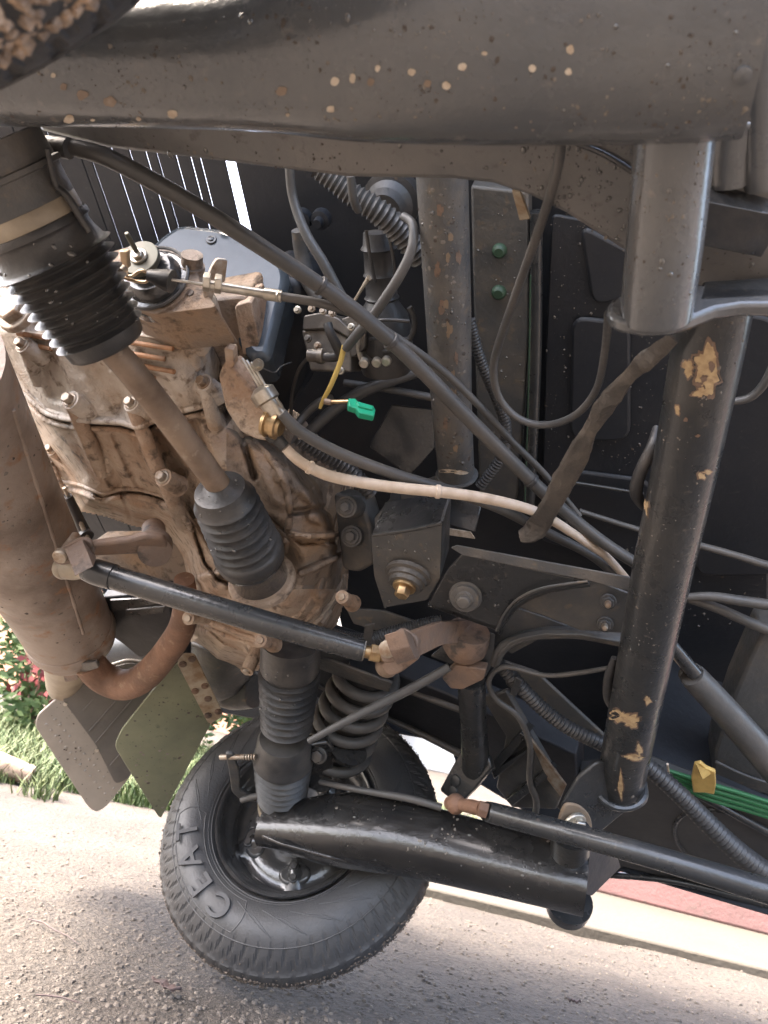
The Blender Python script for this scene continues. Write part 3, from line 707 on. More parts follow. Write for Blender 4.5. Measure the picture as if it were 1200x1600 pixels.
# bosses, ribs, pockets
for a, b, w_, h_ in (((110, 632), (163, 738), 13, .010), ((205, 636), (252, 745), 13, .010), ((256, 748), (288, 815), 14, .012), ((318, 605), (338, 662), 12, .010)): ridge([a, b], w_, h_)
ridge([(60, 520), (92, 612)], 17, -.012); ridge([(150, 570), (188, 630)], 22, -.013, 3); ridge([(245, 605), (275, 640)], 18, -.010); ridge([(300, 540), (325, 590)], 10, -.008)
ridge([(132, 672), (178, 752)], 11, -.011); ridge([(186, 680), (222, 755)], 12, -.007); ridge([(236, 672), (280, 740)], 13, -.012); ridge([(300, 665), (330, 740)], 12, -.010); ridge([(70, 672), (120, 745)], 14, -.009)
ridge([(292, 660), (316, 715)], 7, .008); ridge([(150, 788), (225, 806)], 13, .013, 3); ridge([(192, 772), (206, 812)], 4, -.010, 2); ridge([(165, 792), (170, 806)], 8, .006)
ridge([(268, 797), (338, 908)], 21, .018, 6); ridge([(324, 815), (352, 890)], 6, -.028, 3); ridge([(300, 908), (345, 894)], 5, .012, 3)
ridge([(405, 690), (440, 770)], 24, .010, 6); ridge([(446, 740), (500, 775)], 18, .010, 6); ridge([(378, 680), (398, 745)], 5, -.014, 3); ridge([(430, 690), (446, 730)], 4, -.010, 3)
ridge([(455, 800), (530, 792)], 5, -.013, 3); ridge([(456, 840), (545, 834)], 4, .016, 4); ridge([(456, 832), (548, 862)], 4, .011, 4); ridge([(490, 806), (522, 814)], 11, .008, 6)
ridge([(470, 895), (532, 868)], 5, .013, 4); ridge([(505, 935), (540, 925)], 12, .018, 4); ridge([(395, 1018), (412, 1000)], 12, .014, 4); ridge([(300, 985), (325, 992), (345, 1010), (400, 1030)], 6, .012, 4)
ridge([(310, 965), (340, 985), (420, 1008), (480, 990)], 3, -.008, 2); ridge([(500, 955), (470, 985), (430, 1000)], 7, .009, 4); ridge([(300, 960), (390, 1000), (470, 965), (500, 920)], 5, .006, 4)
for a, b in (((200, 535), (268, 546)), ((190, 551), (255, 562)), ((180, 566), (270, 582)), ((175, 581), (235, 592)), ((200, 520), (275, 530)), ((30, 520), (75, 528)), ((36, 536), (80, 545))): ridge([a, b], 4.2, .010, 6)
for s_ in (seam1, seam2, seam3): ridge(s_, 2.2, -.009, 2)
Hh -= .035 * np.exp(-(np.hypot(XX - 405, YY - 885) / 56) ** 4)
ridge([(x, y - 7) for x, y in seam1], 5, .005, 6); ridge([(x, y + 8) for x, y in seam2], 5, .004, 6); ridge([(x, y + 7) for x, y in seam1], 4, .004, 6)
nzv = np.zeros(XX.shape)
for (i, j), _ in np.ndenumerate(XX):
    if ins[i, j]: nzv[i, j] = noise.noise(Vec((XX[i, j] * .022, YY[i, j] * .022, 0))) * .0018 + noise.noise(Vec((XX[i, j] * .07, YY[i, j] * .07, 5))) * .0009
Hh += nzv
ok = ins[:-1, :-1] & ins[1:, :-1] & ins[:-1, 1:] & ins[1:, 1:]
sect = np.where(up, 0, np.where(low, 2, 1))
sect = np.where((XX > 352) & (sect == 1) & (YY > seam_side(seam1)), 3, sect)
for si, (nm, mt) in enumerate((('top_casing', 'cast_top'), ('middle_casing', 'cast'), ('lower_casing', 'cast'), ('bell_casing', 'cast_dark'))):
    m = MB(); idx = {}
    def gv(i, j):
        k = (i, j)
        if k not in idx: idx[k] = len(m.v); m.v.append(V(XX[i, j], YY[i, j], Hh[i, j]))
        return idx[k]
    edge = {}
    for i, j in zip(*np.nonzero(ok & (sect[:-1, :-1] == si))):
        q = (gv(i, j), gv(i, j + 1), gv(i + 1, j + 1), gv(i + 1, j)); m.f.append(q)
        for e in range(4):
            a, b = q[e], q[(e + 1) % 4]
            if (b, a) in edge: del edge[(b, a)]
            else: edge[(a, b)] = 1
    bk_ = {}
    for (a, b) in edge:                 # side walls going up into the vehicle
        for k in (a, b):
            if k not in bk_:
                bk_[k] = len(m.v); p = m.v[k]; m.v.append(Vec((p.x + (-.10 - p.x) * .12, p.y + (-.62 - p.y) * .12, .33)))
        m.f.append((a, b, bk_[b], bk_[a]))
    if m.f: sub(m.build(nm, mt, gear, sharp=70))
def gh_at(px, py):
    j = int(np.clip((px + 62) / st, 0, XX.shape[1] - 1)); i = int(np.clip((py - 438) / st, 0, XX.shape[0] - 1)); return Hh[i, j]
AXB = (AX_T * -.75 + AX_D * .45 + AX_F * -.1).normalized()
for (x, y, r) in ((35, 538, 9), (110, 625, 10), (205, 630, 9), (318, 598, 9.5), (290, 518, 9), (255, 746, 9.5), (70, 720, 10), (80, 702, 7)):
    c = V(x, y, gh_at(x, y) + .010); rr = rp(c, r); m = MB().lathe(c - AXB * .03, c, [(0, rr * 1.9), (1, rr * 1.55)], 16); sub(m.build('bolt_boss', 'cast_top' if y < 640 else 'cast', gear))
    sub(MB().bolt(c, AXB, rr * .92, rr * 1.25, 1.3).build('bolt', 'bolt_steel', gear, bevel=.0005))
for (a, b, r) in (((112, 630), (160, 738), 11.5), ((207, 635), (250, 742), 11), ((257, 750), (286, 818), 12), ((320, 603), (336, 664), 11), ((72, 724), (92, 770), 11), ((37, 542), (60, 596), 10), ((292, 524), (306, 572), 10)):
    ha, hb = gh_at(*a), gh_at(*b)
    sub(MB().tube([(a[0], a[1], ha + .006, r), ((a[0] + b[0]) / 2, (a[1] + b[1]) / 2, (ha + hb) / 2 + .004, r * 1.05), (b[0], b[1], hb - .004, r * 1.1)], seg=20, wob=.05).build('bolt_column', 'cast_top' if a[1] < 610 else 'cast', gear))
c = V(28, 488, -.15); rr = rp(c, 26); sub(MB().bolt(c, AXB, rr, rr * .9, 1.35).build('drain_plug', 'bolt_steel', gear, bevel=.001))
for (x, y, ax) in ((538, 935, AX_T * -.8 + AX_D * .5), (412, 1002, AX_T * -.8 + AX_D * .5), (300, 965, AX_T * -.6 + AX_D * .6), (390, 1040, AX_D)):
    ax = ax.normalized(); c = V(x, y, -.085 if x != 412 else -.06); rr = rp(c, 11)
    sub(MB().lathe(c - ax * .035, c + ax * .01, [(0, rr * 1.3), (.4, rr), (1, rr * .95)], 18).build('stud_boss', 'cast', gear)); sub(MB().lathe(c + ax * .008, c + ax * .013, [(0, rr * .6), (1, rr * .5)], 14).build('stud', 'bolt_steel', gear))
def lip(pts, dy, r, mt):
    c_ = crom([(x, y + dy, 0, 0) for x, y in pts if x > -62], 6); m = MB(); P = [V(x, y, gh_at(x, y) + .0005) for x, y, _, _ in c_ if y > 440]; m.sweep(P, [rp(p, r) for p in P], 10, True, .12); return sub(m.build('casing_flange', mt, gear))
lip([p for p in seam1 if -50 < p[0] < 352], -6.5, 4.6, 'cast_top'); lip([p for p in seam1 if -50 < p[0] < 352], 5.5, 4.2, 'cast')
lip(seam2[1:-3], 6, 4.4, 'cast'); lip(seam2[1:-3], -5.5, 3.6, 'cast')
lip([(345, 560), (352, 625), (346, 640)], 0, 5, 'cast_top'); lip([(300, 962), (345, 984), (420, 1006), (480, 988), (515, 950), (536, 905)], -6, 4, 'cast'); lip([(300, 962), (345, 984), (420, 1006), (480, 988), (515, 950)], 5, 4, 'cast')
lip([(398, 690), (440, 742), (452, 800), (446, 860)], 0, 6, 'cast_dark'); lip([(452, 836), (500, 838), (545, 832)], 0, 4.5, 'cast_dark'); lip([(470, 896), (500, 884), (534, 866)], 0, 4.5, 'cast_dark')
for a, b in (((205, 535), (270, 545)), ((195, 551), (258, 561)), ((190, 566), (272, 581)), ((185, 581), (240, 591)), ((28, 521), (74, 528)), ((34, 537), (80, 545))):
    lip([a, ((a[0] + b[0]) / 2, (a[1] + b[1]) / 2), b], 0, 4.2, 'fin_rust')
# selector housing, disc, clip and outer cable on the top left
PD = PL((200, 410, -.14), (300, 420, -.14), (250, 465, -.11))
sub(MB().plate(PD, [(168, 395), (225, 378), (300, 398), (312, 440), (325, 462), (340, 480), (240, 492), (180, 470)], .06, 10, -.004).build('selector_base', 'cast_dark', gear, bevel=.004))
c = PD(240, 435); rr = rp(c, 1)
sub(MB().lathe(c - PD.n * .02, c + PD.n * .012, [(0, 58 * rr), (.3, 58 * rr), (.32, 54 * rr), (.6, 53 * rr), (.62, 46 * rr), (.9, 42 * rr), (1, 36 * rr)], 36).build('rubber_seal', 'wet_black', gear))
P = [c + PD.n * .001 + frame(PD.n)[1] * (57 * rr * math.cos(a)) + frame(PD.n)[2] * (57 * rr * math.sin(a)) for a in [k * math.pi / 20 for k in range(42)]]
sub(MB().sweep(P, [.0016] * 42, 6, False).build('seal_wire', 'rubber', gear))
c2 = PD(220, 405, .02); rr = rp(c2, 1)
sub(MB().lathe(c2 - PD.n * .012, c2 + PD.n * .003, [(0, 20 * rr), (.6, 22 * rr), (.62, 31 * rr), (1, 31 * rr)], 28).build('selector_disc', 'olive_zinc', gear, bevel=.0006))
sub(MB().bolt(c2 + PD.n * .004, PD.n, 10 * rr, 9 * rr, 1.4).build('nut', 'zinc', gear, bevel=.0004))
sub(MB().lathe(c2, c2 + PD.n * .02 - AX_T * .01, [(0, 4 * rr), (.9, 4 * rr), (1, 3 * rr)], 10).build('selector_shaft', 'olive_zinc', gear))
sub(MB().plate(PL((190, 400, -.10), (200, 402, -.10), (190, 420, -.1)), [(186, 392), (198, 394), (200, 420), (188, 418)], .006).build('tab', 'clip_gold', gear, bevel=.001))
spr_g = lambda nm, mt, pts, **k: sub(MB().tube(pts, **k).build(nm, mt, gear))
spr_g('clip', 'clip_gold', [(192, 425, -.085, 2.6), (204, 432, -.085, 2.6), (220, 423, -.085, 2.6), (230, 427, -.085, 2.6), (229, 440, -.085, 2.6), (206, 438, -.085, 2.6), (192, 433, -.085, 2.6)], seg=8)
c = V(194, 420, -.083); sub(MB().lathe(c, c + AX_D * .006, [(0, rp(c, 7)), (1, rp(c, 6))], 14).build('clip_pin', 'bolt_steel', gear))
sub(MB().lathe(V(232, 430, -.085), V(269, 440, -.085), [(0, .005), (.2, .006), (.8, .0095), (1, .0098)], 16).build('cable_boot', 'rubber', gear))
PBr = PL((250, 470, -.125), (335, 470, -.13), (250, 490, -.12))
sub(MB().plate(PBr, [(242, 482), (310, 476), (318, 462), (330, 462), (332, 480), (318, 494), (246, 496)], .012, 8).build('cable_bracket', 'strip_metal', gear, bevel=.003))
sub(MB().plate(PL((330, 405, -.13), (352, 405, -.14), (325, 470, -.12)), [(340, 404), (356, 406), (352, 440), (336, 452), (330, 478), (318, 484), (322, 440), (332, 416)], .004, 4).build('bracket_arm', 'bolt_steel', gear, bevel=.001))
for (x, y) in ((262, 472), (300, 462)):
    c = PBr(x, y, .008); sub(MB().bolt(c, (AX_T * -.8 + AX_D * .4), rp(c, 7), None, 1.5).build('bolt', 'rust_dark', gear, bevel=.0005))
sub(MB().lathe(V(300, 425, -.15), V(300, 398, -.15), [(0, .012), (.4, .012), (.42, .010), (1, .010)], 18).build('breather_cap', 'cast_dark', gear))
# clutch housing ear on the right of the case
PE = PL((365, 590, -.12), (420, 660, -.105), (345, 640, -.11))
sub(MB().plate(PE, [(340, 585), (352, 562), (362, 572), (378, 590), (400, 622), (420, 640), (428, 660), (424, 690), (402, 688), (376, 676), (352, 640)], .03, 8).build('release_housing', 'cast', gear, bevel=.005))
sub(MB().plate(PL((352, 545, -.12), (366, 545, -.12), (352, 580, -.12)), [(350, 544), (364, 546), (366, 572), (354, 578)], .01, 3).build('housing_tab', 'cast', gear, bevel=.002))
for k in range(3):
    spr_g('lever_plate', 'zinc', [(378 + 7 * k, 560 + 3 * k, -.125, 2.4), (392 + 7 * k, 582 + 3 * k, -.12, 2.4), (410 + 6 * k, 612 + 3 * k, -.115, 2.4)], seg=8)
c = V(403, 570, -.125); sub(MB().bolt(c, AX_T * -.6 + AX_D * .6, rp(c, 7), None, 1.4).build('bolt', 'zinc', gear))
spr_g('return_wire', 'rubber', [(405, 572, -.13, 1), (428, 582, -.14, 1), (440, 572, -.16, 1), (456, 566, -.18, 1)], seg=6)
spr_g('return_spring_wire', 'zinc', [(432, 622, -.105, 2.2), (448, 648, -.105, 2.2), (460, 668, -.1, 2), (468, 686, -.1, 2)], seg=6)
sub(MB().lathe(V(405, 605, -.115), V(432, 648, -.105), [(0, .006), (.15, .013), (.5, .013), (.55, .010), (1, .008)], 18).build('cable_ferrule', 'zinc', gear))
sub(MB().lathe(V(414, 660, -.10), V(440, 668, -.098), [(0, .013), (.2, .014), (.25, .011), (.5, .011), (.55, .0135), (.8, .0135), (.85, .010), (1, .009)], 20).build('cable_nut', 'brass', gear))
sub(MB().lathe(V(424, 676, -.10), V(444, 698, -.098), [(0, .009), (.4, .008), (.45, .0062), (1, .006)], 16).build('cable_tip', 'rubber', gear))
# dark bell housing behind, with ribs and mounting bolts
PC = PL((420, 540, -.225), (480, 560, -.23), (400, 640, -.215))
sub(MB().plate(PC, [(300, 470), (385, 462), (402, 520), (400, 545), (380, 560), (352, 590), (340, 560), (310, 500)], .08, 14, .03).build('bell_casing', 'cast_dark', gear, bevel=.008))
for pts in ([(366, 478), (392, 470), (404, 530), (402, 552), (380, 556)],):
    sub(MB().plate(PC, pts, .05, 6, .04).build('casing_rib', 'cast', gear, bevel=.004))
for i, (x, y) in enumerate(((541, 792), (549, 838))):
    c = V(x, y, -.17); ax = (AX_D * .7 + AX_T * -.6).normalized(); rr = rp(c, 9)
    sub(MB().lathe(c - ax * .05, c, [(0, rr * 2.1), (1, rr * 1.9)], 20).build('mount_ear', 'dusty_black', gear)); sub(MB().bolt(c, ax, rr, rr * 1.1, 1.5).build('bolt', 'dusty_black', gear, bevel=.0005))
sub(MB().plate(PL((540, 860, -.175), (580, 840, -.175), (545, 900, -.16)), [(520, 770), (565, 780), (580, 830), (584, 880), (560, 895), (535, 890), (528, 840)], .03, 8).build('mount_arm', 'dusty_black', gear, bevel=.004))
# engine cover (shroud) behind the selector
PSH = PL((270, 350, -.30), (420, 380, -.30), (320, 430, -.25))
shr = MB().plate(PSH, [(225, 392), (248, 368), (280, 347), (352, 355), (400, 376), (440, 400), (452, 430), (440, 480), (420, 560), (390, 560), (330, 470), (225, 430)], .06, 16).build('engine_cover', 'shroud', root, bevel=.012)
c = PSH(330, 374, .001); MB().bolt(c, PSH.n, rp(c, 5), rp(c, 3), 1.7).build('screw', 'black_paint', shr)
MB().plate(PSH, [(352, 352), (395, 362), (425, 392), (405, 385), (360, 362)], .02, 4, .006).build('cover_flap', 'shroud', shr, bevel=.003)
MB().lathe(V(345, 355, -.30), V(345, 348, -.30), [(0, .004), (1, .004)], 10).build('cover_pin', 'black_paint', shr)
eng = MB().plate(PL((400, 500, -.28), (470, 520, -.28), (420, 640, -.27)), [(395, 430), (470, 440), (490, 520), (470, 600), (440, 660), (400, 640), (380, 560)], .1, 20).build('engine_block', 'floor_black', root, bevel=.01)

# ---------------- drive shafts and boots
def lathe_px(name, m_, parent, a, b, prof, seg=40):      # a,b: (px,py,h); prof: (px along axis, r px, optional)
    A, B = V(*a), V(*b); L = math.hypot(b[0] - a[0], b[1] - a[1]); dp = depth((A + B) / 2)
    return MB().lathe(A, B, [(s_ / L, r * dp / FPX) for s_, r in prof], seg).build(name, m_, parent, sharp=50)
def bell(s0, s1, n, r0, r1, amp, k=6):                    # convoluted boot profile
    out = []
    for i in range(n * k + 1):
        t = i / (n * k); ph = (t * n) % 1.0; w_ = .5 - .5 * math.cos(2 * math.pi * ph); out.append((s0 + (s1 - s0) * t, r0 + (r1 - r0) * t - amp * (w_ ** .65)))
    return out
ns = empty('near_drive_shaft', V(250, 640, -.04), root); ns.name = 'drive_shaft'
def subs(o, par): o.matrix_parent_inverse = Matrix.Translation(-par.location); return o
sh = subs(spr('shaft_tube', 'shaft', ns, [(150, 520, -.03, 22), (205, 580, -.03, 22.5), (270, 662, -.055, 21.5), (352, 772, -.075, 19)], seg=28), ns)
a, b = (-6, 253, -.035), (165, 535, -.03)
o = subs(lathe_px('joint_cup', 'dusty_black', ns, a, b, [(-26, 76), (-24, 80), (0, 80), (20, 80), (22, 86), (30, 86), (32, 80), (78, 79), (80, 76)]), ns)
o = subs(lathe_px('joint_band', 'band_tan', ns, a, b, [(76, 76), (80, 79), (112, 79), (116, 76)]), ns)
o = subs(lathe_px('boot', 'rubber', ns, a, b, [(104, 76), (106, 82), (112, 84), (118, 84), (121, 80), (126, 78), (140, 80), (158, 86), (162, 90)] + bell(164, 308, 8, 95, 77, 15, 8) + [(308, 70), (312, 69), (334, 66), (340, 60), (341, 22)]), ns)
drops(o, (0, 380, 220, 560), 36, 2.0, 6, 12)
spr_cl = [(72, 232, .06, 3), (88, 282, .055, 3), (110, 300, .05, 4), (132, 345, .045, 3), (140, 360, .04, 3)]
subs(spr('boot_flange', 'rubber', ns, [(74, 232, -.03, 4), (86, 285, -.03, 5), (104, 305, -.03, 6), (126, 340, -.03, 6), (140, 362, -.03, 5)], seg=10), ns)
a, b = (343, 765, -.07), (412, 912, -.088)
o = subs(lathe_px('boot', 'rubber', ns, a, b, [(-6, 20), (-2, 26), (0, 38), (5, 40), (14, 42)] + bell(18, 94, 6, 48, 55, 14, 10) + [(96, 56), (100, 57), (112, 55), (114, 52)]), ns)
drops(o, (310, 730, 445, 880), 40, 1.2, 3.4, 13)
o = subs(lathe_px('boot_band', 'wet_black', ns, a, b, [(110, 50), (112, 52), (118, 52), (122, 47), (154, 46), (166, 45)]), ns)
sub(lathe_px('seal_ring', 'cast', gear, a, b, [(150, 54), (153, 57), (160, 57), (162, 52), (163, 46)]))
fs = empty('drive_shaft', V(445, 1150, -.05), root)
a, b = (455, 1000, -.10), (447, 1146, -.05)
o = subs(lathe_px('boot', 'rubber', fs, a, b, [(0, 46), (40, 46), (44, 44), (48, 41)] + bell(50, 132, 7, 48, 42, 11, 10) + [(136, 30), (146, 22), (148, 13)]), fs)
drops(o, (405, 1030, 500, 1140), 24, 1, 2.4, 14)
subs(lathe_px('shaft_tube', 'shaft', fs, a, b, [(120, 12), (165, 12), (166, 16), (176, 16), (178, 12)]), fs)
a, b = (444, 1146, -.045), (439, 1290, -.005)
o = subs(lathe_px('boot', 'rubber', fs, a, b, [(8, 20), (6, 30), (6, 36), (12, 40), (24, 42), (32, 44), (34, 46)] + bell(36, 92, 6, 46, 40, 9, 10) + [(96, 38), (104, 37)]), fs)
subs(lathe_px('boot_band', 'band_tan', fs, a, b, [(102, 36), (106, 38), (112, 38), (115, 36)]), fs)
o = subs(lathe_px('joint_cup', 'wet_black', fs, a, b, [(112, 35), (134, 35), (136, 41), (142, 41), (144, 30)]), fs)

# ---------------- trailing arms
def arm(name, m_, st_, e=2.6, seg=36):                   # stations: x, t, h, half height along T, half thickness along H
    m = MB(); prev = None; P = crom([(a, b, c, d) for a, b, c, d, f_ in st_], 7); Q = crom([(a, b, c, f_) for a, b, c, d, f_ in st_], 7)
    for p, q in zip(P, Q):
        k = len(m.v)
        for i in range(seg):
            a = 2 * math.pi * i / seg; ca, sa = math.cos(a), math.sin(a)
            ca = math.copysign(abs(ca) ** (2 / e), ca); sa = math.copysign(abs(sa) ** (2 / e), sa)
            m.v.append(Vec((p[0], p[1] + p[3] * ca, -p[2] + q[3] * sa)))
        if prev is not None: m.bridge(prev, k, seg)
        else: m.cap(k, seg)
        prev = k
    m.cap(prev, seg, True); return m.build(name, m_, root, sharp=50)
#--REST--
def st(px, py, t, a, b): p = VT(px, py, t); return (p.x, t, -p.z, a, b)
fa = arm('trailing_arm', 'tar_black', [st(412, 1288, -.035, .024, .030), st(450, 1290, -.04, .03, .034), st(520, 1295, -.05, .044, .046), st(580, 1300, -.06, .048, .048), st(650, 1313, -.07, .046, .044), st(760, 1340, -.085, .042, .04), st(860, 1364, -.1, .04, .038), st(916, 1378, -.105, .039, .037)], e=2.9)
fa.name = 'trailing_arm'
MB().plate(PL((430, 1295, .02), (620, 1345, .025), (410, 1270, -.02)), [(398, 1284), (470, 1290), (560, 1318), (640, 1340), (634, 1358), (520, 1338), (440, 1316), (402, 1300)], .006, 6).build('arm_flange', 'tar_black', fa, bevel=.002)
drops(fa, (430, 1240, 900, 1400), 40, 1, 2.6, 15)
# pivot end of the far arm
m = MB().plate(PL((900, 1330, .02), (960, 1360, -.03), (915, 1410, .03)), [(905, 1325), (965, 1340), (970, 1355), (925, 1400), (908, 1395)], .004, 3).build('arm_bracket', 'floor_black', fa, bevel=.0015)
MB().lathe(V(890, 1408, .0), V(884, 1428, .005), [(0, rp(V(890, 1408, 0), 36)), (.55, rp(V(890, 1408, 0), 34)), (1, rp(V(890, 1408, 0), 22))], 28).build('arm_cap', 'black_paint', fa)
na = arm('trailing_arm', 'arm_paint', [(-.10, -1.008, -.045, .030, .035), (-.02, -1.008, -.045, .034, .040), (.09, -1.006, -.042, .036, .042), (.17, -1.005, -.04, .039, .044), (.24, -1.008, -.04, .05, .05), (.32, -1.010, -.04, .056, .053), (.41, -1.008, -.04, .056, .053), (.447, -1.007, -.04, .054, .05)], e=2.7)
chips('paint_chip', 'chip_pale', na, [(108, 186, 8, 7), (270, 177, 8, 7), (145, 187, 4, 2), (217, 185, 4, 3), (643, 112, 6, 6), (698, 133, 6, 7), (723, 104, 7, 6), (832, 106, 6, 6), (888, 112, 5, 6), (891, 77, 6, 7), (757, 83, 5, 3), (551, 122, 5, 7), (524, 127, 7, 7), (517, 170, 6, 6), (590, 106, 4, 6), (84, 118, 4, 4), (450, 179, 3, 3)], seed=8, jag=.25)
chips('paint_mark', 'shaft', na, [(129, 148, 9, 8), (172, 158, 10, 8), (100, 135, 6, 6), (580, 128, 6, 6), (440, 142, 9, 6), (668, 130, 6, 5)], seed=18, jag=.3)
drops(na, (280, 20, 1180, 205), 60, 1, 4.5, 16); drops(na, (480, 0, 760, 60), 90, .8, 2.4, 26)
m = MB(); c0 = V(1160, 118, -.02); q = hit([bvh(na)], 1160, 118)
if q: MB().lathe(q[0] - q[1] * .002, q[0] + q[1] * .002, [(0, .0045), (.8, .0042), (1, .002)], 14).build('arm_plug', 'arm_paint', na)
spr('weld_bead', 'arm_paint', na, [(1000, 200, -.02, 9), (1012, 190, -.018, 10), (1028, 196, -.02, 8), (1090, 204, -.03, 6), (1170, 196, -.04, 6)], seg=10, wob=.4)
# rubber boot and spring seen above the near arm
m = MB(); A_, B_ = V3(.17, -1.085, .06), V3(.33, -1.08, .06)
m.lathe(A_, B_, [(i / 60, .032 + .006 * math.cos(i / 60 * 2 * math.pi * 9)) for i in range(61)], 24).build('ribbed_boot', 'rubber', root)
# near pivot sleeve, ring bracket and cross tube
pv = empty('pivot_bracket', V(1040, 350, -.03), root)
sl = subs(spr('sleeve', 'arm_paint', pv, [(1057, 190, -.035, 61), (1050, 260, -.035, 60), (1038, 380, -.035, 58), (1026, 482, -.035, 55), (1025, 490, -.035, 53)], seg=36), pv)
drops(sl, (990, 215, 1100, 480), 26, 1, 5, 17)
t0 = V(1025, 486, -.035).y
PRg = TP(t0); ring_px = [(949, 484), (956, 494), (975, 501), (1010, 506), (1050, 505), (1085, 494), (1120, 480), (1160, 474), (1225, 474), (1225, 452), (1160, 448), (1120, 446), (1060, 440), (1000, 446), (962, 462), (950, 474)]
m = MB(); P = [PRg(x, y) for x, y in ring_px]
subs(m.prism(P, Vec((0, .0105, .001))).build('ring_plate', 'arm_paint', pv, bevel=.003), pv)
q0, q1 = PRg(1090, 470), PRg(1240, 462)
subs(MB().prism([q0, q1, q1 + Vec((0, .014, 0)), q0 + Vec((0, .012, 0))], Vec((.004, 0, .03))).build('ring_web', 'black_paint', pv, bevel=.002), pv)
ct = empty('cross_tube', V(1040, 900, -.1), root)
tb2 = subs(spr('tube', 'black_paint', ct, [(1118, 470, -.125, 57), (1108, 530, -.122, 55), (1072, 720, -.115, 49), (1035, 890, -.105, 45), (1003, 1050, -.092, 40), (967, 1235, -.08, 35.5)], seg=40), ct)
CT = [(1104, 578, 17, 32), (1075, 573, 8, 11), (1097, 612, 12, 9), (1112, 560, 6, 12), (1098, 742, 6, 4), (1104, 737, 6, 3), (1015, 742, 5, 14), (1010, 790, 3, 10), (972, 1118, 14, 8), (986, 1126, 14, 9), (1012, 1093, 5, 6), (990, 1182, 14, 4), (999, 1172, 4, 8), (969, 1226, 4, 14), (1060, 640, 4, 6)]
chips('chip_edge', 'rust_dark', tb2, [(x, y, a * 1.22 + 1, b * 1.16 + 1) for x, y, a, b in CT], off=.0003, seed=9, jag=.7)
chips('paint_chip', 'paint_chip', tb2, CT, off=.0007, seed=9, jag=.7)
chips('rust_speck', 'rust_dark', tb2, [(1092, 600, 7, 5), (1112, 572, 4, 9), (1100, 590, 5, 6), (1090, 680, 3, 3), (1072, 655, 3, 3)], off=.001, seed=19, jag=.6)
drops(tb2, (960, 560, 1150, 1220), 60, .8, 2.2, 18)
PF = PL((890, 1250, -.03), (1000, 1230, -.08), (930, 1300, -.03))
subs(MB().plate(PF, [(935, 1190), (1000, 1205), (1008, 1235), (990, 1258), (937, 1302), (905, 1300), (876, 1285), (880, 1258), (905, 1215)], .006, 8).build('end_plate', 'black_paint', ct, bevel=.002), ct)
c = V(968, 1228, -.072); d, u, v = frame(V(967, 1235, -.08) - V(1003, 1050, -.092)); r = rp(c, 38)
subs(MB().sweep([c + u * r * math.cos(a) + v * r * math.sin(a) for a in [k * math.pi / 16 for k in range(34)]], [.0048] * 34, 8, False, .5).build('weld_bead', 'black_paint', ct), ct)
lug = PF(897, 1277, .006)
subs(MB().plate(PF, rounded([(872, 1285), (884, 1256), (905, 1258), (922, 1272), (928, 1298), (905, 1312), (880, 1310)], 12), .005, 0, .005).build('end_lug', 'mud', ct, bevel=.0015), ct)
c = PF(898, 1286, .012); subs(MB().bolt(c, PF.n, rp(c, 14), rp(c, 14), 1.35).build('pivot_bolt', 'zinc', ct, bevel=.0008), ct)
subs(spr('pivot_sleeve', 'black_paint', ct, [(893, 1300, .0, 31), (888, 1360, .01, 29), (887, 1372, .01, 26)], seg=28), ct)
spr('tube_cable_loop', 'rubber', root, [(960, 1028, -.10, 5), (950, 1060, -.095, 7), (950, 1090, -.095, 7), (958, 1110, -.1, 4)], seg=10)
spr('loom_sleeve', 'rubber', root, [(1026, 668, -.15, 6), (1018, 700, -.13, 9), (1000, 740, -.12, 10), (994, 770, -.12, 10), (1006, 792, -.13, 7)], seg=12)
# stub fittings right of the near arm
m = spr('beam_fitting', 'arm_paint', root, [(1150, 180, -.09, 38), (1142, 240, -.09, 36), (1140, 285, -.09, 34)], seg=28)
spr('beam_fitting', 'arm_paint', root, [(1185, -60, -.085, 32), (1190, 240, -.085, 28), (1192, 292, -.085, 26)], seg=24)
MB().plate(PL((1110, 295, -.08), (1200, 320, -.08), (1110, 310, -.07)), [(1108, 284), (1230, 292), (1230, 340), (1108, 316)], .03, 2).build('beam_gusset', 'wet_black', root, bevel=.004)

# ---------------- lever bracket
lv = empty('lever_bracket', V(800, 930, -.12), root)
PT = PL((700, 950, -.115), (770, 975, -.115), (730, 870, -.125))
a = MB().plate(PT, [(667, 948), (700, 890), (722, 866), (760, 874), (900, 905), (917, 908), (870, 915), (835, 924), (808, 938), (790, 958), (775, 985)], .004).build('lever_plate', 'black_paint', lv, bevel=.0012); subs(a, lv)
drops(a, (670, 870, 790, 980), 22, 1, 2.6, 20)
m = MB(); subs(m.plate(PL((720, 850, -.13), (980, 905, -.13), (720, 866, -.125)), [(704, 856), (714, 852), (985, 902), (990, 926), (920, 908), (722, 868)], .003).build('top_flange', 'dusty_black', lv, bevel=.001), lv)
spr_l = lambda nm, mt, pts, **k: subs(MB().tube(pts, **k).build(nm, mt, lv), lv)
spr_l('plate_edge', 'dusty_black', [(775, 985, -.113, 2), (790, 956, -.115, 2), (812, 934, -.117, 2), (850, 918, -.12, 2), (918, 908, -.122, 2)], seg=8)
subs(MB().plate(PL((800, 945, -.145), (980, 985, -.145), (850, 925, -.15)), [(785, 942), (800, 930), (840, 915), (925, 905), (990, 930), (985, 990), (905, 985), (850, 962)], .003).build('web_plate', 'dusty_black', lv, bevel=.001), lv)
subs(MB().plate(PL((790, 960, -.16), (900, 990, -.16), (800, 1000, -.15)), [(770, 1005), (782, 960), (790, 944), (850, 964), (905, 986), (900, 998), (840, 1000), (800, 1022)], .003).build('side_web', 'dusty_black', lv, bevel=.001), lv)
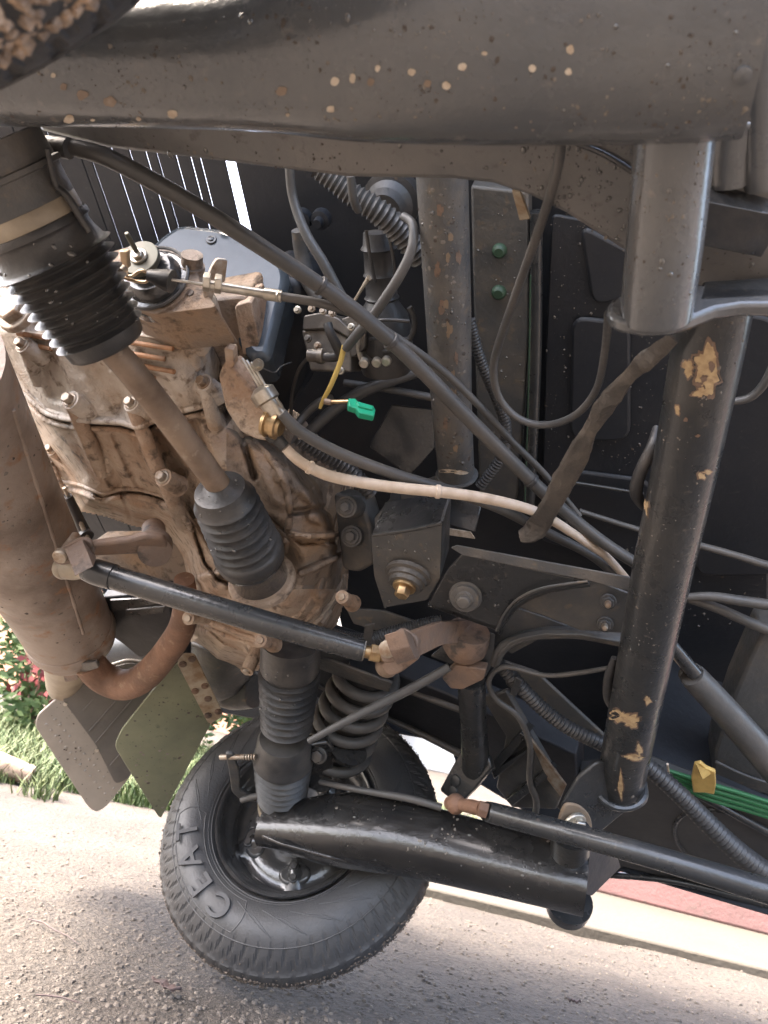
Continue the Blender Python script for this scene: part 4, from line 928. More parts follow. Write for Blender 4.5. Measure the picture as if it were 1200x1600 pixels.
spr_l('lower_flange', 'dusty_black', [(772, 1036, -.125, 9), (784, 1014, -.13, 9), (806, 1000, -.135, 8), (850, 990, -.14, 8), (905, 992, -.145, 7), (975, 1006, -.15, 6)], seg=12)
subs(MB().plate(PL((700, 1020, -.12), (770, 1040, -.12), (720, 1000, -.13)), [(672, 1026), (705, 998), (740, 985), (775, 990), (770, 1040), (758, 1058)], .004, 4).build('lower_plate', 'black_paint', lv, bevel=.0012), lv)
m = MB(); E_ = [(775, 985), (782, 970), (790, 957), (800, 945), (812, 935), (830, 925), (852, 917), (885, 911), (918, 907)]
for i, (x, y) in enumerate(E_):
    p = PT(x, y, -.002); q = V(x + 4, y + 6, -.15); m.v += [p, q]
for i in range(len(E_) - 1): m.f.append((2 * i, 2 * i + 1, 2 * i + 3, 2 * i + 2))
o = subs(m.build('arch_wall', 'black_paint', lv, sharp=80), lv); md = o.modifiers.new('t', 'SOLIDIFY'); md.thickness = .003
m = MB(); A_ = [(772, 1040), (780, 1018), (795, 1003), (815, 995), (850, 989), (905, 990), (975, 1002)]
for i, (x, y) in enumerate(A_): m.v += [V(x, y, -.118 - .004 * i), V(x + 6, y - 16, -.165 - .002 * i)]
for i in range(len(A_) - 1): m.f.append((2 * i, 2 * i + 1, 2 * i + 3, 2 * i + 2))
o = subs(m.build('arch_wall', 'dusty_black', lv, sharp=80), lv); md = o.modifiers.new('t', 'SOLIDIFY'); md.thickness = .003
subs(MB().plate(PT, [(667, 948), (675, 942), (778, 978), (775, 986)], .012).build('plate_lip', 'black_paint', lv, bevel=.002), lv)
for (x, y) in ((950, 940), (945, 975)):
    c = V(x, y, -.142); subs(MB().bolt(c, AX_D * .8 + AX_T * -.5, rp(c, 10), rp(c, 9), 1.3).build('nut', 'black_paint', lv, bevel=.0005), lv)
    ax = (AX_D * .8 + AX_T * -.5).normalized(); subs(MB().lathe(c, c + ax * .016, [(0, rp(c, 5)), (.9, rp(c, 5)), (1, rp(c, 3.5))], 12).build('bolt_end', 'bolt_steel', lv), lv)
c = PT(728, 930, .001); r = rp(c, 1)
subs(MB().lathe(c, c + PT.n * .02 - AX_T * .006, [(0, 25 * r), (.2, 26 * r), (.22, 22 * r), (.5, 22 * r), (.52, 14 * r), (.62, 13 * r), (.64, 10 * r), (.95, 10 * r), (1, 8 * r)], 28).build('pivot_bolt', 'dusty_black', lv, bevel=.0004), lv)
subs(MB().lathe(V(733, 985, -.13), V(722, 1022, -.12), [(0, .026), (.3, .028), (.7, .028), (1, .02)], 24).build('pivot_boss', 'rust_dark', lv), lv)
m = MB(); PA = PL((650, 1010, -.035), (735, 985, -.138), (660, 1030, -.035))
subs(MB().plate(PA, [(640, 990), (690, 972), (738, 968), (750, 988), (735, 1002), (690, 1008), (650, 1028)], .009, 6).build('bell_crank', 'rust_dark', lv, bevel=.002), lv)
subs(MB().plate(PL((700, 1050, -.10), (760, 1060, -.10), (720, 1075, -.095)), [(690, 1060), (712, 1040), (760, 1046), (756, 1062), (722, 1078), (704, 1076)], .014, 3).build('stop_block', 'rust_dark', lv, bevel=.002), lv)
subs(spr('lever_rod', 'black_paint', lv, [(736, 1060, -.115, 22), (740, 1130, -.11, 21), (744, 1200, -.1, 22)], seg=24), lv)
PFt = PL((700, 1240, -.07), (765, 1200, -.09), (740, 1250, -.06))
subs(MB().plate(PFt, [(686, 1235), (720, 1172), (762, 1180), (768, 1200), (742, 1232), (716, 1258)], .010, 6).build('foot_plate', 'black_paint', lv, bevel=.002), lv)
for (x, y) in ((712, 1220), (708, 1237)):
    c = PFt(x, y, .0); subs(MB().lathe(c, c + PFt.n * .003, [(0, rp(c, 10)), (.8, rp(c, 9)), (1, rp(c, 7))], 16).build('rivet', 'black_paint', lv), lv)

# ---------------- shift rod with clevises, in front of the differential
sr = empty('shift_rod', V(350, 950, .0), root)
subs(spr('tube', 'black_paint', sr, [(160, 897, -.02, 18), (180, 903, -.02, 19), (380, 963, -.02, 19), (555, 1013, -.025, 18), (558, 1014, -.025, 15)], seg=28), sr)
subs(spr('sleeve', 'black_paint', sr, [(134, 890, -.02, 17), (150, 894, -.02, 20.5), (178, 902, -.02, 20.5)], seg=28), sr)
subs(spr('end_rod', 'brass', sr, [(560, 1016, -.026, 10), (600, 1024, -.03, 10)], seg=16), sr)
c = V(556, 1014, -.025); ax = (V(600, 1024, -.03) - c).normalized()
subs(MB().lathe(c, c + ax * .010, [(0, rp(c, 18)), (1, rp(c, 18))], 6).build('lock_nut', 'zinc', sr, bevel=.001), sr)
subs(MB().lathe(c + ax * .016, c + ax * .028, [(0, rp(c, 15)), (1, rp(c, 15))], 6).build('lock_nut', 'brass', sr, bevel=.001), sr)
def clevis(par, head, pts_a, pts_b, mt, eye_mt):
    pl1 = PL(*pts_a[0]); o1 = subs(MB().plate(pl1, pts_a[1], .006, 8).build('clevis_cheek', mt, par, bevel=.0015), par)
    o2 = subs(MB().plate(pl1, pts_b, .006, 8, -.022).build('clevis_cheek', mt, par, bevel=.0015), par)
    return pl1
pl1 = clevis(sr, None, (((600, 1020, -.015), (650, 1010, -.02), (625, 985, -.03)), [(592, 1020), (600, 998), (628, 980), (652, 996), (654, 1014), (632, 1030), (612, 1036), (598, 1036)]), [(592, 1040), (612, 1024), (650, 1010), (656, 1028), (628, 1050), (608, 1058)], 'rust_dark', 'brass')
subs(MB().plate(PL((640, 990, -.02), (656, 1020, -.025), (655, 1000, -.05)), [(630, 982), (652, 996), (658, 1020), (650, 1030), (640, 1010)], .02, 2).build('clevis_back', 'rust_dark', sr, bevel=.0015), sr)
c = pl1(606, 1014, .003); subs(MB().lathe(c - pl1.n * .036, c + pl1.n * .004, [(0, rp(c, 9)), (.85, rp(c, 9)), (.86, rp(c, 14)), (.97, rp(c, 14)), (1, rp(c, 11))], 24).build('clevis_pin', 'bolt_steel', sr), sr)
c = V(605, 1040, -.03); subs(MB().ball(c, rp(c, 19), 16, 10).build('rod_eye', 'shaft', sr), sr)
pl2 = PL((105, 865, -.01), (150, 850, -.02), (100, 885, -.005))
subs(MB().plate(pl2, [(82, 872), (92, 858), (126, 841), (142, 846), (148, 868), (120, 880), (96, 884), (84, 880)], .006, 8).build('clevis_cheek', 'rust_dark', sr, bevel=.0015), sr)
subs(MB().plate(PL((126, 842, -.01), (148, 870, -.015), (140, 845, -.04)), [(128, 842), (142, 846), (150, 872), (146, 886), (138, 866)], .02, 2).build('clevis_back', 'rust_dark', sr, bevel=.0015), sr)
c = pl2(97, 866, .003); subs(MB().lathe(c - pl2.n * .036, c + pl2.n * .007, [(0, rp(c, 8)), (.8, rp(c, 8)), (.82, rp(c, 12)), (.96, rp(c, 12)), (1, rp(c, 10))], 24).build('clevis_pin', 'bolt_steel', sr), sr)
c = V(103, 889, -.02); subs(MB().lathe(c, V(138, 891, -.02), [(0, rp(c, 16)), (.4, rp(c, 17)), (.7, rp(c, 14)), (1, rp(c, 17))], 20).build('rod_eye', 'band_tan', sr), sr)
c = V(100, 888, -.022); subs(MB().ball(c, rp(c, 18), 16, 10).build('rod_end', 'band_tan', sr), sr)
MB().plate(PL((150, 850, -.03), (250, 850, -.06), (150, 870, -.03)), [(140, 853), (205, 845), (226, 838), (258, 842), (266, 862), (250, 872), (222, 866), (145, 870)], .010, 10).build('shift_lever', 'rust_dark', sr, bevel=.003).matrix_parent_inverse = Matrix.Translation(-sr.location)
subs(MB().lathe(V(240, 826, -.11), V(242, 862, -.055), [(0, .014), (.7, .014), (.72, .021), (1, .019)], 20).build('lever_boss', 'rust_dark', sr), sr)

# ---------------- long control rod at the bottom right
cr = empty('control_rod', V(950, 1320, .03), root)
subs(spr('tube', 'black_paint', cr, [(762, 1268, -.0, 15), (780, 1273, .0, 16), (900, 1305, .02, 17), (1060, 1350, .03, 18), (1240, 1405, .035, 20)], seg=24), cr)
c = V(752, 1264, .0); ax = (V(780, 1273, .0) - c).normalized()
subs(MB().lathe(c - ax * .004, c + ax * .008, [(0, rp(c, 13)), (1, rp(c, 13))], 6).build('lock_nut', 'rust', cr, bevel=.001), cr)
subs(spr('end_rod', 'rust', cr, [(700, 1255, -.02, 9), (725, 1258, -.015, 10), (752, 1264, -.005, 10)], seg=14, wob=.2), cr)
c = V(712, 1256, -.018); subs(MB().ball(c, rp(c, 16), 14, 8).build('rod_end', 'rust', cr), cr)
spr('brake_pipe', 'hose', root, [(500, 1222, -.03, 4), (560, 1234, -.02, 5), (640, 1248, -.02, 6), (690, 1262, -.02, 6)], seg=10)
# brake rod from the lever bracket to the wheel
spr('brake_rod', 'hose', root, [(482, 1158, .005, 5), (560, 1117, -.03, 7), (640, 1077, -.07, 7.5), (702, 1042, -.1, 7)], seg=14)

# ---------------- suspension spring cover and damper foot
sp = empty('suspension_spring', V(545, 1110, -.14), root)
def subp(o): return subs(o, sp)
subp(lathe_px('spring_cover', 'rubber', sp, (580, 1042, -.17), (516, 1190, -.10), [(0, 34), (4, 33), (60, 33), (150, 36), (158, 26)]))
A, B = V(580, 1042, -.17), V(516, 1190, -.10); d, u, v = frame(B - A)
P = []; L = (B - A).length
for i in range(6 * 28 + 1):
    t = i / (6 * 28); a = 2 * math.pi * 6 * t; r = rp(A.lerp(B, t), 44 + 6 * t); P.append(A + d * (L * (.04 + .88 * t)) + u * r * math.cos(a) + v * r * math.sin(a))
subp(MB().sweep(P, [.0085] * len(P), 12).build('coil', 'hose', sp))
c = V(545, 1172, -.085); subp(MB().lathe(c, c + (B - A).normalized() * .012, [(0, rp(c, 30)), (1, rp(c, 24))], 24).build('spring_seat', 'wet_black', sp))
subp(MB().plate(PL((490, 1170, -.06), (520, 1180, -.07), (495, 1220, -.05)), [(484, 1165), (512, 1160), (524, 1172), (518, 1236), (500, 1240), (482, 1232)], .02, 4).build('damper_foot', 'wet_black', sp, bevel=.003))
c = V(498, 1180, -.05); subp(MB().bolt(c, AX_D * .7 - AX_T * .7, rp(c, 11), None, 1.3).build('bolt', 'wet_black', sp, bevel=.0006))
# dark fabricated chassis foot right of the lever rod
cf = MB().plate(PL((780, 1080, -.16), (850, 1250, -.1), (760, 1180, -.14)), [(752, 1090), (790, 1080), (880, 1235), (868, 1265), (800, 1262), (775, 1230), (790, 1150)], .01).build('chassis_foot', 'dusty_black', root, bevel=.002)
for pts in ([(770, 1190), (812, 1145), (822, 1152), (775, 1206)], [(790, 1250), (850, 1206), (858, 1214), (800, 1260)], [(768, 1206), (826, 1170), (822, 1176), (772, 1218)]):
    MB().plate(PL((780, 1080, -.145), (850, 1250, -.085), (760, 1180, -.125)), pts, .025).build('foot_rib', 'black_paint', cf, bevel=.001)
MB().plate(PL((780, 1080, -.145), (850, 1250, -.085), (760, 1180, -.125)), [(824, 1148), (884, 1228), (876, 1246), (856, 1220)], .004).build('foot_edge', 'bolt_steel', cf, bevel=.001)
MB().plate(PL((790, 1040, -.17), (940, 1170, -.14), (780, 1060, -.165)), [(786, 1034), (840, 1052), (945, 1150), (938, 1170), (860, 1130), (790, 1070)], .006).build('frame_gusset', 'dusty_black', root, bevel=.002)

# ---------------- cables, hoses and wires
cb = lambda nm, mt, pts, **k: spr(nm, mt, root, pts, **k)
LC = [(70, 226, -.075, 10), (120, 232, -.075, 13), (180, 252, -.08, 14), (300, 318, -.10, 13.5), (430, 400, -.12, 13), (545, 478, -.14, 12.5), (640, 560, -.155, 12), (740, 662, -.17, 11.5), (850, 770, -.185, 10.5), (930, 838, -.195, 9.5), (1000, 884, -.2, 9), (1040, 908, -.205, 9)]
lc = cb('long_cable', 'hose', LC, seg=18)
cb('cable_sheath', 'dusty_black', [(75, 228, -.07, 15), (108, 232, -.07, 16)], seg=18)
cb('wire_loop', 'hose', [(874, 195, -.05, 9), (876, 230, -.06, 8.5), (864, 290, -.07, 8), (838, 370, -.115, 7.5), (806, 460, -.17, 7), (777, 545, -.2, 6.5), (771, 585, -.205, 6.3), (782, 625, -.205, 6), (812, 655, -.20, 6), (855, 664, -.19, 6), (900, 648, -.165, 6), (932, 608, -.14, 6), (945, 550, -.11, 6), (951, 490, -.08, 7)], seg=12)
g = empty('shift_cable', V(560, 500, -.15), root); sg = lambda nm, mt, pts, **k: subs(MB().tube(pts, **k).build(nm, mt, g), g)
sg('inner_wire', 'zinc', [(268, 437, -.085, 2.4), (328, 446, -.10, 2.4)], seg=8)
sg('threaded_sleeve', 'zinc', [(318, 444, -.10, 7.5), (420, 460, -.12, 7.5), (438, 463, -.12, 9)], seg=16)
sg('ferrule', 'zinc', [(413, 459, -.119, 9.5), (440, 463, -.122, 9.5)], seg=18)
for x in (323, 341):
    c = V(x, 441 + (x - 323) * .15, -.102); ax = (V(420, 460, -.12) - V(318, 444, -.1)).normalized(); subs(MB().lathe(c - ax * .003, c + ax * .003, [(0, rp(c, 15)), (1, rp(c, 15))], 6).build('nut', 'zinc', g, bevel=.0006), g)
sg('outer_cable', 'hose', [(438, 463, -.122, 7), (500, 474, -.135, 7), (560, 494, -.155, 6.5), (620, 528, -.18, 6.5), (690, 578, -.195, 6.2), (745, 630, -.2, 6), (800, 690, -.205, 5.8), (850, 740, -.21, 5.5), (905, 806, -.215, 5)], seg=12)
g = empty('clutch_cable', V(560, 700, -.12), root); sg = lambda nm, mt, pts, **k: subs(MB().tube(pts, **k).build(nm, mt, g), g)
sg('metal_end', 'zinc', [(420, 622, -.11, 10), (436, 642, -.105, 9), (448, 655, -.10, 8)], seg=16)
sg('outer_cable', 'hose', [(440, 646, -.10, 9), (470, 675, -.10, 9.5), (530, 708, -.11, 9.5), (620, 742, -.13, 9.3), (700, 766, -.15, 9), (780, 794, -.175, 8.5), (850, 830, -.195, 8), (930, 872, -.21, 7), (985, 925, -.22, 7)], seg=14)
WC = [(446, 700, -.095, 8), (470, 722, -.095, 8.6), (510, 742, -.098, 9), (560, 753, -.105, 9.2), (620, 762, -.115, 9.2), (700, 770, -.13, 9), (770, 781, -.145, 8.6), (838, 800, -.16, 8), (890, 830, -.18, 7.2), (925, 854, -.195, 6.6), (950, 872, -.205, 6.4), (985, 912, -.215, 6)]
wc = cb('cream_cable', 'cream_cable', WC, seg=14)
c_ = crom([(1052, 528, -.085, 11), (1024, 552, -.10, 15), (1006, 566, -.105, 17), (985, 586, -.115, 12), (962, 612, -.122, 16), (944, 636, -.125, 17), (922, 672, -.13, 13), (908, 700, -.135, 18), (894, 728, -.138, 20), (876, 760, -.142, 19), (858, 794, -.145, 17), (842, 820, -.15, 19), (826, 834, -.15, 17), (812, 838, -.15, 10)], 8)
m = MB(); prev = None; P = [V(a, b, h) for a, b, h, r in c_]
for i, p in enumerate(P):
    d = (P[min(i + 1, len(P) - 1)] - P[max(i - 1, 0)]).normalized(); vw = (CAM_V - p).normalized(); sd_ = d.cross(vw).normalized(); nn = sd_.cross(d)
    tw = .35 * noise.noise(Vec((i * .11, 3, 0))); sd_, nn = sd_ * math.cos(tw) + nn * math.sin(tw), nn * math.cos(tw) - sd_ * math.sin(tw)
    r = rp(p, c_[i][3]); k = len(m.v)
    for q in range(18):
        a = 2 * math.pi * q / 18; wr_ = 1 + .16 * noise.noise(Vec((q * .9, i * .28, 2))); th = .30 + .12 * noise.noise(Vec((i * .3, 7, 1))) + .22 * noise.noise(Vec((math.cos(a) * 2.5, i * .16, math.sin(a) * 2)))
        m.v.append(p + sd_ * (r * .92 * math.cos(a) * wr_) + nn * (r * math.sin(a) * max(.08, th * .6)))
    if prev is not None: m.bridge(prev, k, 18)
    else: m.cap(k, 18)
    prev = k
m.cap(prev, 18, True); m.build('strap_sleeve', 'wrap', root, sharp=70)
# lower right strut, pipes
g = empty('gas_strut', V(1130, 1100, -.18), root); sg = lambda nm, mt, pts, **k: subs(MB().tube(pts, **k).build(nm, mt, g), g)
sg('rod', 'black_paint', [(1036, 990, -.2, 8), (1085, 1052, -.19, 12)], seg=16)
sg('rod_sleeve', 'cream_cable', [(1034, 1004, -.205, 3.4), (1080, 1058, -.195, 3.4)], seg=10); sg('rod_sleeve', 'cream_cable', [(1042, 992, -.20, 2.8), (1064, 1024, -.195, 2.8)], seg=10)
sg('cylinder', 'hose', [(1080, 1054, -.19, 18), (1088, 1062, -.19, 21), (1150, 1130, -.18, 23), (1230, 1222, -.17, 25)], seg=24)
cb('brake_pipe', 'hose', [(1060, 934, -.25, 6), (1110, 932, -.25, 7.5), (1160, 939, -.25, 8.5), (1215, 947, -.25, 9)], seg=12)
cb('brake_pipe', 'hose', [(1075, 936, -.255, 6), (1120, 950, -.255, 8), (1170, 972, -.255, 8.5), (1215, 990, -.255, 9)], seg=12)
cb('fuel_pipe', 'hose', [(905, 798, -.3, 4), (1000, 828, -.3, 4.5), (1085, 850, -.3, 5.5), (1150, 868, -.3, 6), (1215, 888, -.3, 6.5)], seg=12)
cb('drain_hose', 'hose', [(1215, 555, -.3, 7), (1195, 598, -.3, 7), (1170, 622, -.3, 6.5), (1135, 628, -.3, 6)], seg=12)
# ribbed conduits
def conduit(nm, pts, parent=None, pitch=4.2, mt='conduit', amp=.16):
    c = crom(pts, 10); P = [V(a, b, h) for a, b, h, r in c]; S = [0]
    for i in range(1, len(P)): S.append(S[-1] + (Vec((c[i][0], c[i][1], 0)) - Vec((c[i - 1][0], c[i - 1][1], 0))).length)
    n = int(S[-1] / pitch * 4); Q, rr = [], []; j = 0
    for i in range(n + 1):
        s_ = S[-1] * i / n
        while j < len(S) - 2 and S[j + 1] < s_: j += 1
        f = (s_ - S[j]) / max(1e-6, S[j + 1] - S[j]); p = P[j].lerp(P[j + 1], f); r = c[j][3] * (1 - f) + c[j + 1][3] * f
        Q.append(p); rr.append(rp(p, r * (1 - amp * (.5 - .5 * math.cos(i / 4 * 2 * math.pi)))))
    return MB().sweep(Q, rr, 14).build(nm, mt, parent or root, sharp=25)
conduit('ribbed_conduit', [(772, 1030, -.135, 11), (800, 1058, -.13, 12), (840, 1100, -.125, 12), (885, 1135, -.12, 12), (935, 1160, -.125, 12), (985, 1184, -.14, 12)], pitch=6.5, amp=.22)
conduit('ribbed_conduit', [(975, 1170, -.125, 13), (1010, 1196, -.125, 14), (1060, 1240, -.12, 15), (1110, 1290, -.115, 16), (1155, 1332, -.11, 17), (1225, 1385, -.105, 18)], pitch=8.5, amp=.24)
conduit('air_hose', [(495, 262, -.26, 17), (545, 300, -.26, 19), (590, 330, -.26, 21), (625, 362, -.265, 21), (660, 405, -.27, 20)], pitch=9, mt='hose', amp=.22)
conduit('ribbed_conduit', [(735, 500, -.28, 8), (750, 560, -.28, 9), (775, 620, -.285, 9), (790, 665, -.29, 9), (785, 710, -.29, 9), (750, 760, -.28, 9)], pitch=5)
conduit('spring_sleeve', [(462, 682, -.17, 14), (500, 705, -.175, 15), (545, 735, -.18, 14), (580, 770, -.185, 13)], pitch=7, amp=.3)
conduit('brake_line_sleeve', [(520, 990, -.10, 9), (570, 1000, -.1, 11), (620, 985, -.11, 10), (690, 968, -.13, 9)], pitch=4)
MB().plate(PL((500, 970, -.12), (640, 1000, -.12), (505, 990, -.115)), [(540, 950), (600, 955), (700, 990), (640, 1000), (552, 975)], .004).build('guide_bracket', 'dusty_black', root, bevel=.001)
m = MB().plate(PL((575, 975, -.085), (590, 978, -.085), (575, 1000, -.085)), [(570, 978), (584, 976), (580, 1000), (574, 1016), (566, 1012)], .003).build('cable_tie', 'rubber', root)
MB().plate(PL((800, 1060, -.115), (815, 1064, -.115), (800, 1090, -.11)), [(806, 1058), (816, 1064), (806, 1090), (796, 1084)], .006).build('conduit_clip', 'black_paint', root, bevel=.001)
cb('thin_cable', 'hose', [(960, 1042, -.10, 3.6), (900, 1052, -.115, 4), (850, 1055, -.12, 4), (790, 1042, -.12, 4.2), (764, 1062, -.115, 4.4), (775, 1092, -.11, 4.6), (810, 1120, -.105, 4.8), (828, 1165, -.1, 5), (828, 1220, -.095, 5.2), (838, 1250, -.09, 5.2), (836, 1275, -.085, 5)], seg=10)
cb('vent_hose', 'hose', [(452, 262, -.22, 7), (458, 310, -.215, 7.5), (478, 365, -.2, 8), (505, 410, -.19, 8.5), (530, 458, -.185, 9), (550, 490, -.185, 8)], seg=12)
cb('fuel_hose', 'hose', [(548, 275, -.225, 7), (552, 310, -.225, 7), (560, 330, -.23, 6)], seg=12)
fh = cb('fuel_hose', 'hose', [(630, 338, -.235, 7), (645, 352, -.225, 7.5), (643, 390, -.21, 8), (622, 435, -.2, 8.2), (585, 490, -.195, 8), (560, 520, -.195, 8), (540, 545, -.195, 7.2)], seg=12)
cb('thin_hose', 'hose', [(460, 672, -.2, 6), (475, 650, -.22, 6.5), (500, 628, -.23, 7), (520, 622, -.24, 6)], seg=12)
cb('thick_hose', 'hose', [(470, 690, -.22, 9), (510, 650, -.25, 10), (560, 615, -.28, 10), (620, 592, -.3, 9), (660, 580, -.31, 8)], seg=12)
cb('support_rod', 'dusty_black', [(538, 598, -.30, 6), (600, 607, -.3, 6), (680, 622, -.3, 6.5)], seg=10)
cb('thin_hose', 'hose', [(455, 660, -.26, 3), (456, 620, -.26, 3), (466, 580, -.26, 3), (480, 560, -.26, 3)], seg=8)
g = empty('wire_connector', V(550, 625, -.17), root); sg = lambda nm, mt, pts, **k: subs(MB().tube(pts, **k).build(nm, mt, g), g)
sg('yellow_wire', 'yellow_wire', [(538, 540, -.195, 4.4), (532, 565, -.19, 4.2), (518, 600, -.18, 4), (505, 625, -.175, 3.4), (500, 638, -.172, 2.4)], seg=10)
sg('connector_wire', 'brass', [(505, 627, -.175, 2.6), (520, 628, -.172, 3.2), (548, 627, -.17, 2.6)], seg=8)
sg('terminal', 'shaft', [(508, 627, -.173, 5), (518, 629, -.172, 5)], seg=10)
pg = PL((548, 630, -.165), (588, 640, -.17), (560, 640, -.16))
subs(MB().plate(pg, [(544, 622), (556, 622), (558, 626), (584, 634), (587, 640), (585, 650), (562, 645), (557, 638), (545, 634)], .008).build('connector_shell', 'green_plastic', g, bevel=.0012), g)
subs(MB().plate(pg, [(556, 626), (584, 634), (582, 640), (560, 634)], .003, 0, .002).build('connector_key', 'green_plastic', g, bevel=.0006), g)
cb('yellow_lead', 'band_tan', [(554, 470, -.22, 2.2), (566, 450, -.225, 2.6), (574, 437, -.23, 3.4), (577, 434, -.23, 4.5)], seg=8)
# ---------------- carburettor and intake duct
g = empty('carburettor', V(515, 535, -.24), root)
pcb = PL((490, 540, -.225), (540, 545, -.225), (495, 570, -.215))
subs(MB().plate(pcb, [(470, 515), (520, 512), (545, 528), (548, 582), (484, 580), (478, 550)], .05, 6).build('float_bowl', 'carb_alloy', g, bevel=.003), g)
subs(MB().plate(pcb, [(474, 493), (500, 488), (528, 496), (548, 515), (545, 528), (520, 514), (472, 516)], .05, 4, .004).build('carb_body', 'carb_alloy', g, bevel=.003), g)
subs(MB().plate(pcb, [(528, 500), (556, 490), (572, 500), (570, 545), (548, 560), (545, 520)], .06, 6, -.004).build('carb_flange', 'carb_alloy', g, bevel=.003), g)
subs(MB().tube([(512, 505, -.205, 7), (516, 520, -.20, 7.5), (526, 540, -.2, 8), (530, 553, -.2, 8), (520, 558, -.2, 7.5), (502, 557, -.205, 7)], seg=12).build('carb_hose', 'rubber', g), g)
subs(MB().lathe(V(482, 555, -.205), V(508, 557, -.205), [(0, .007), (.6, .007), (.62, .0085), (.9, .0085), (1, .006)], 16).build('carb_nozzle', 'carb_alloy', g), g)
for (x, y, mt) in ((466, 485, 'zinc'), (488, 483, 'bolt_steel'), (506, 487, 'bolt_steel'), (520, 490, 'bolt_steel'), (482, 530, 'carb_alloy'), (497, 541, 'bolt_steel'), (533, 580, 'zinc'), (565, 515, 'zinc'), (550, 512, 'zinc')):
    c = V(x, y, -.212); rr = rp(c, 5); subs(MB().lathe(c, c + AX_D * .004 - AX_T * .004, [(0, rr * 1.2), (.5, rr * 1.2), (.55, rr * .8), (1, rr * .7)], 10).build('carb_screw', mt, g), g)
g2 = empty('intake_duct', V(600, 480, -.27), root)
subs(lathe_px('elbow', 'rubber', g2, (600, 520, -.27), (590, 360, -.29), [(-70, 30), (-66, 40), (-40, 46), (-20, 46), (10, 44), (30, 40), (50, 27), (54, 25), (58, 28), (62, 25), (90, 24), (94, 27), (98, 24), (130, 24), (134, 28), (140, 24), (158, 22)]), g2)
P = [V(x, y, -.24) for x, y in [(600 + 48 * math.cos(a), 505 + 44 * math.sin(a)) for a in [k * .2 - .6 for k in range(12)]]]
subs(MB().sweep(P, [.003] * 12, 8).build('clamp_band', 'rubber', g2), g2)
for pts in ([(572, 360, -.262, 3), (578, 400, -.258, 3), (586, 440, -.255, 3)], [(606, 360, -.262, 3), (614, 400, -.258, 3), (618, 440, -.255, 3)], [(575, 505, -.235, 3), (600, 500, -.23, 3), (640, 502, -.235, 3)], [(578, 530, -.23, 3), (600, 528, -.225, 3), (638, 530, -.23, 3)]):
    subs(MB().tube(pts, seg=8).build('duct_rib', 'rubber', g2), g2)
P = [V(x, y, -.225) for x, y in ((566, 500), (558, 520), (556, 545), (560, 562), (572, 568))]
m = MB(); d2 = Vec((.004, .002, .016))
for p in P: m.v += [p, p + d2]
for i in range(len(P) - 1): m.f.append((2 * i, 2 * i + 1, 2 * i + 3, 2 * i + 2))
o = subs(m.build('hose_clip', 'zinc', g2), g2); md = o.modifiers.new('t', 'SOLIDIFY'); md.thickness = .0012
for (x, y) in ((570, 565), (590, 564), (605, 562)):
    c = V(x, y, -.222); subs(MB().lathe(c, c + AX_D * .006, [(0, rp(c, 8)), (.8, rp(c, 8)), (1, rp(c, 6))], 14).build('clip_screw', 'zinc', g2), g2)
PLT = HP(-.33); c = PLT(612, 315); r = rp(c, 1)
subs(MB().lathe(c + Vec((0, 0, .01)), c + AX_D * .03, [(0, 46 * r), (.4, 46 * r), (.45, 36 * r), (.5, 38 * r), (.7, 30 * r), (.75, 32 * r), (1, 26 * r)], 32).build('duct_flange', 'rubber', g2), g2)
for (x, y) in ((504, 340), (475, 340)):
    c = V(x, y, -.36); MB().lathe(c, c + AX_D * .02, [(0, rp(c, 16)), (.5, rp(c, 15)), (.55, rp(c, 8)), (1, rp(c, 7))], 16).build('rubber_stop', 'floor_black', cab)
cb('engine_stay', 'dusty_black', [(465, 360, -.3, 10), (472, 400, -.3, 12), (482, 440, -.29, 12), (500, 470, -.28, 10)], seg=14)

# ---------------- exhaust
ex_ = empty('exhaust', V(80, 900, -.1), root)
def sube(o): return subs(o, ex_)
PX = lambda x, y, h: V(x, y, h)
o = sube(MB().tube([(-130, 560, -.02, 126), (-54, 700, -.06, 108), (20, 830, -.10, 88), (70, 915, -.13, 74), (108, 985, -.15, 66), (116, 1000, -.152, 63), (120, 1007, -.153, 54)], seg=48, n=6).build('silencer', 'silencer_steel', ex_)); sil_o = o
A_, B_ = V(106, 981, -.149), V(112, 992, -.151)
sube(MB().lathe(A_, B_, [(0, rp(A_, 67.5)), (.3, rp(A_, 69)), (.7, rp(A_, 69)), (1, rp(A_, 67))], 48).build('silencer_rim', 'silencer_steel', ex_))
sube(MB().plate(PL((125, 1040, -.10), (152, 1036, -.10), (130, 1052, -.10)), [(122, 1038), (150, 1034), (154, 1044), (126, 1052)], .006, 2).build('strap', 'dusty_black', ex_, bevel=.001))
sube(MB().tube([(288, 905, -.14, 16), (290, 945, -.135, 19), (282, 985, -.13, 21), (252, 1030, -.125, 22), (222, 1060, -.12, 23), (192, 1070, -.12, 24), (160, 1058, -.12, 24), (138, 1034, -.12, 24)], seg=24, n=8).build('down_pipe', 'rust', ex_))
sube(MB().tube([(112, 1000, -.17, 46), (106, 1035, -.17, 35), (102, 1060, -.17, 29), (101, 1074, -.17, 25), (100, 1080, -.17, 14)], seg=28).build('end_cap', 'band_tan', ex_))
sube(MB().plate(PL((85, 1040, -.12), (130, 1050, -.12), (90, 1060, -.12)), [(98, 1052), (120, 1050), (122, 1062), (102, 1066)], .004, 3).build('tail_slot', 'rust_dark', ex_))

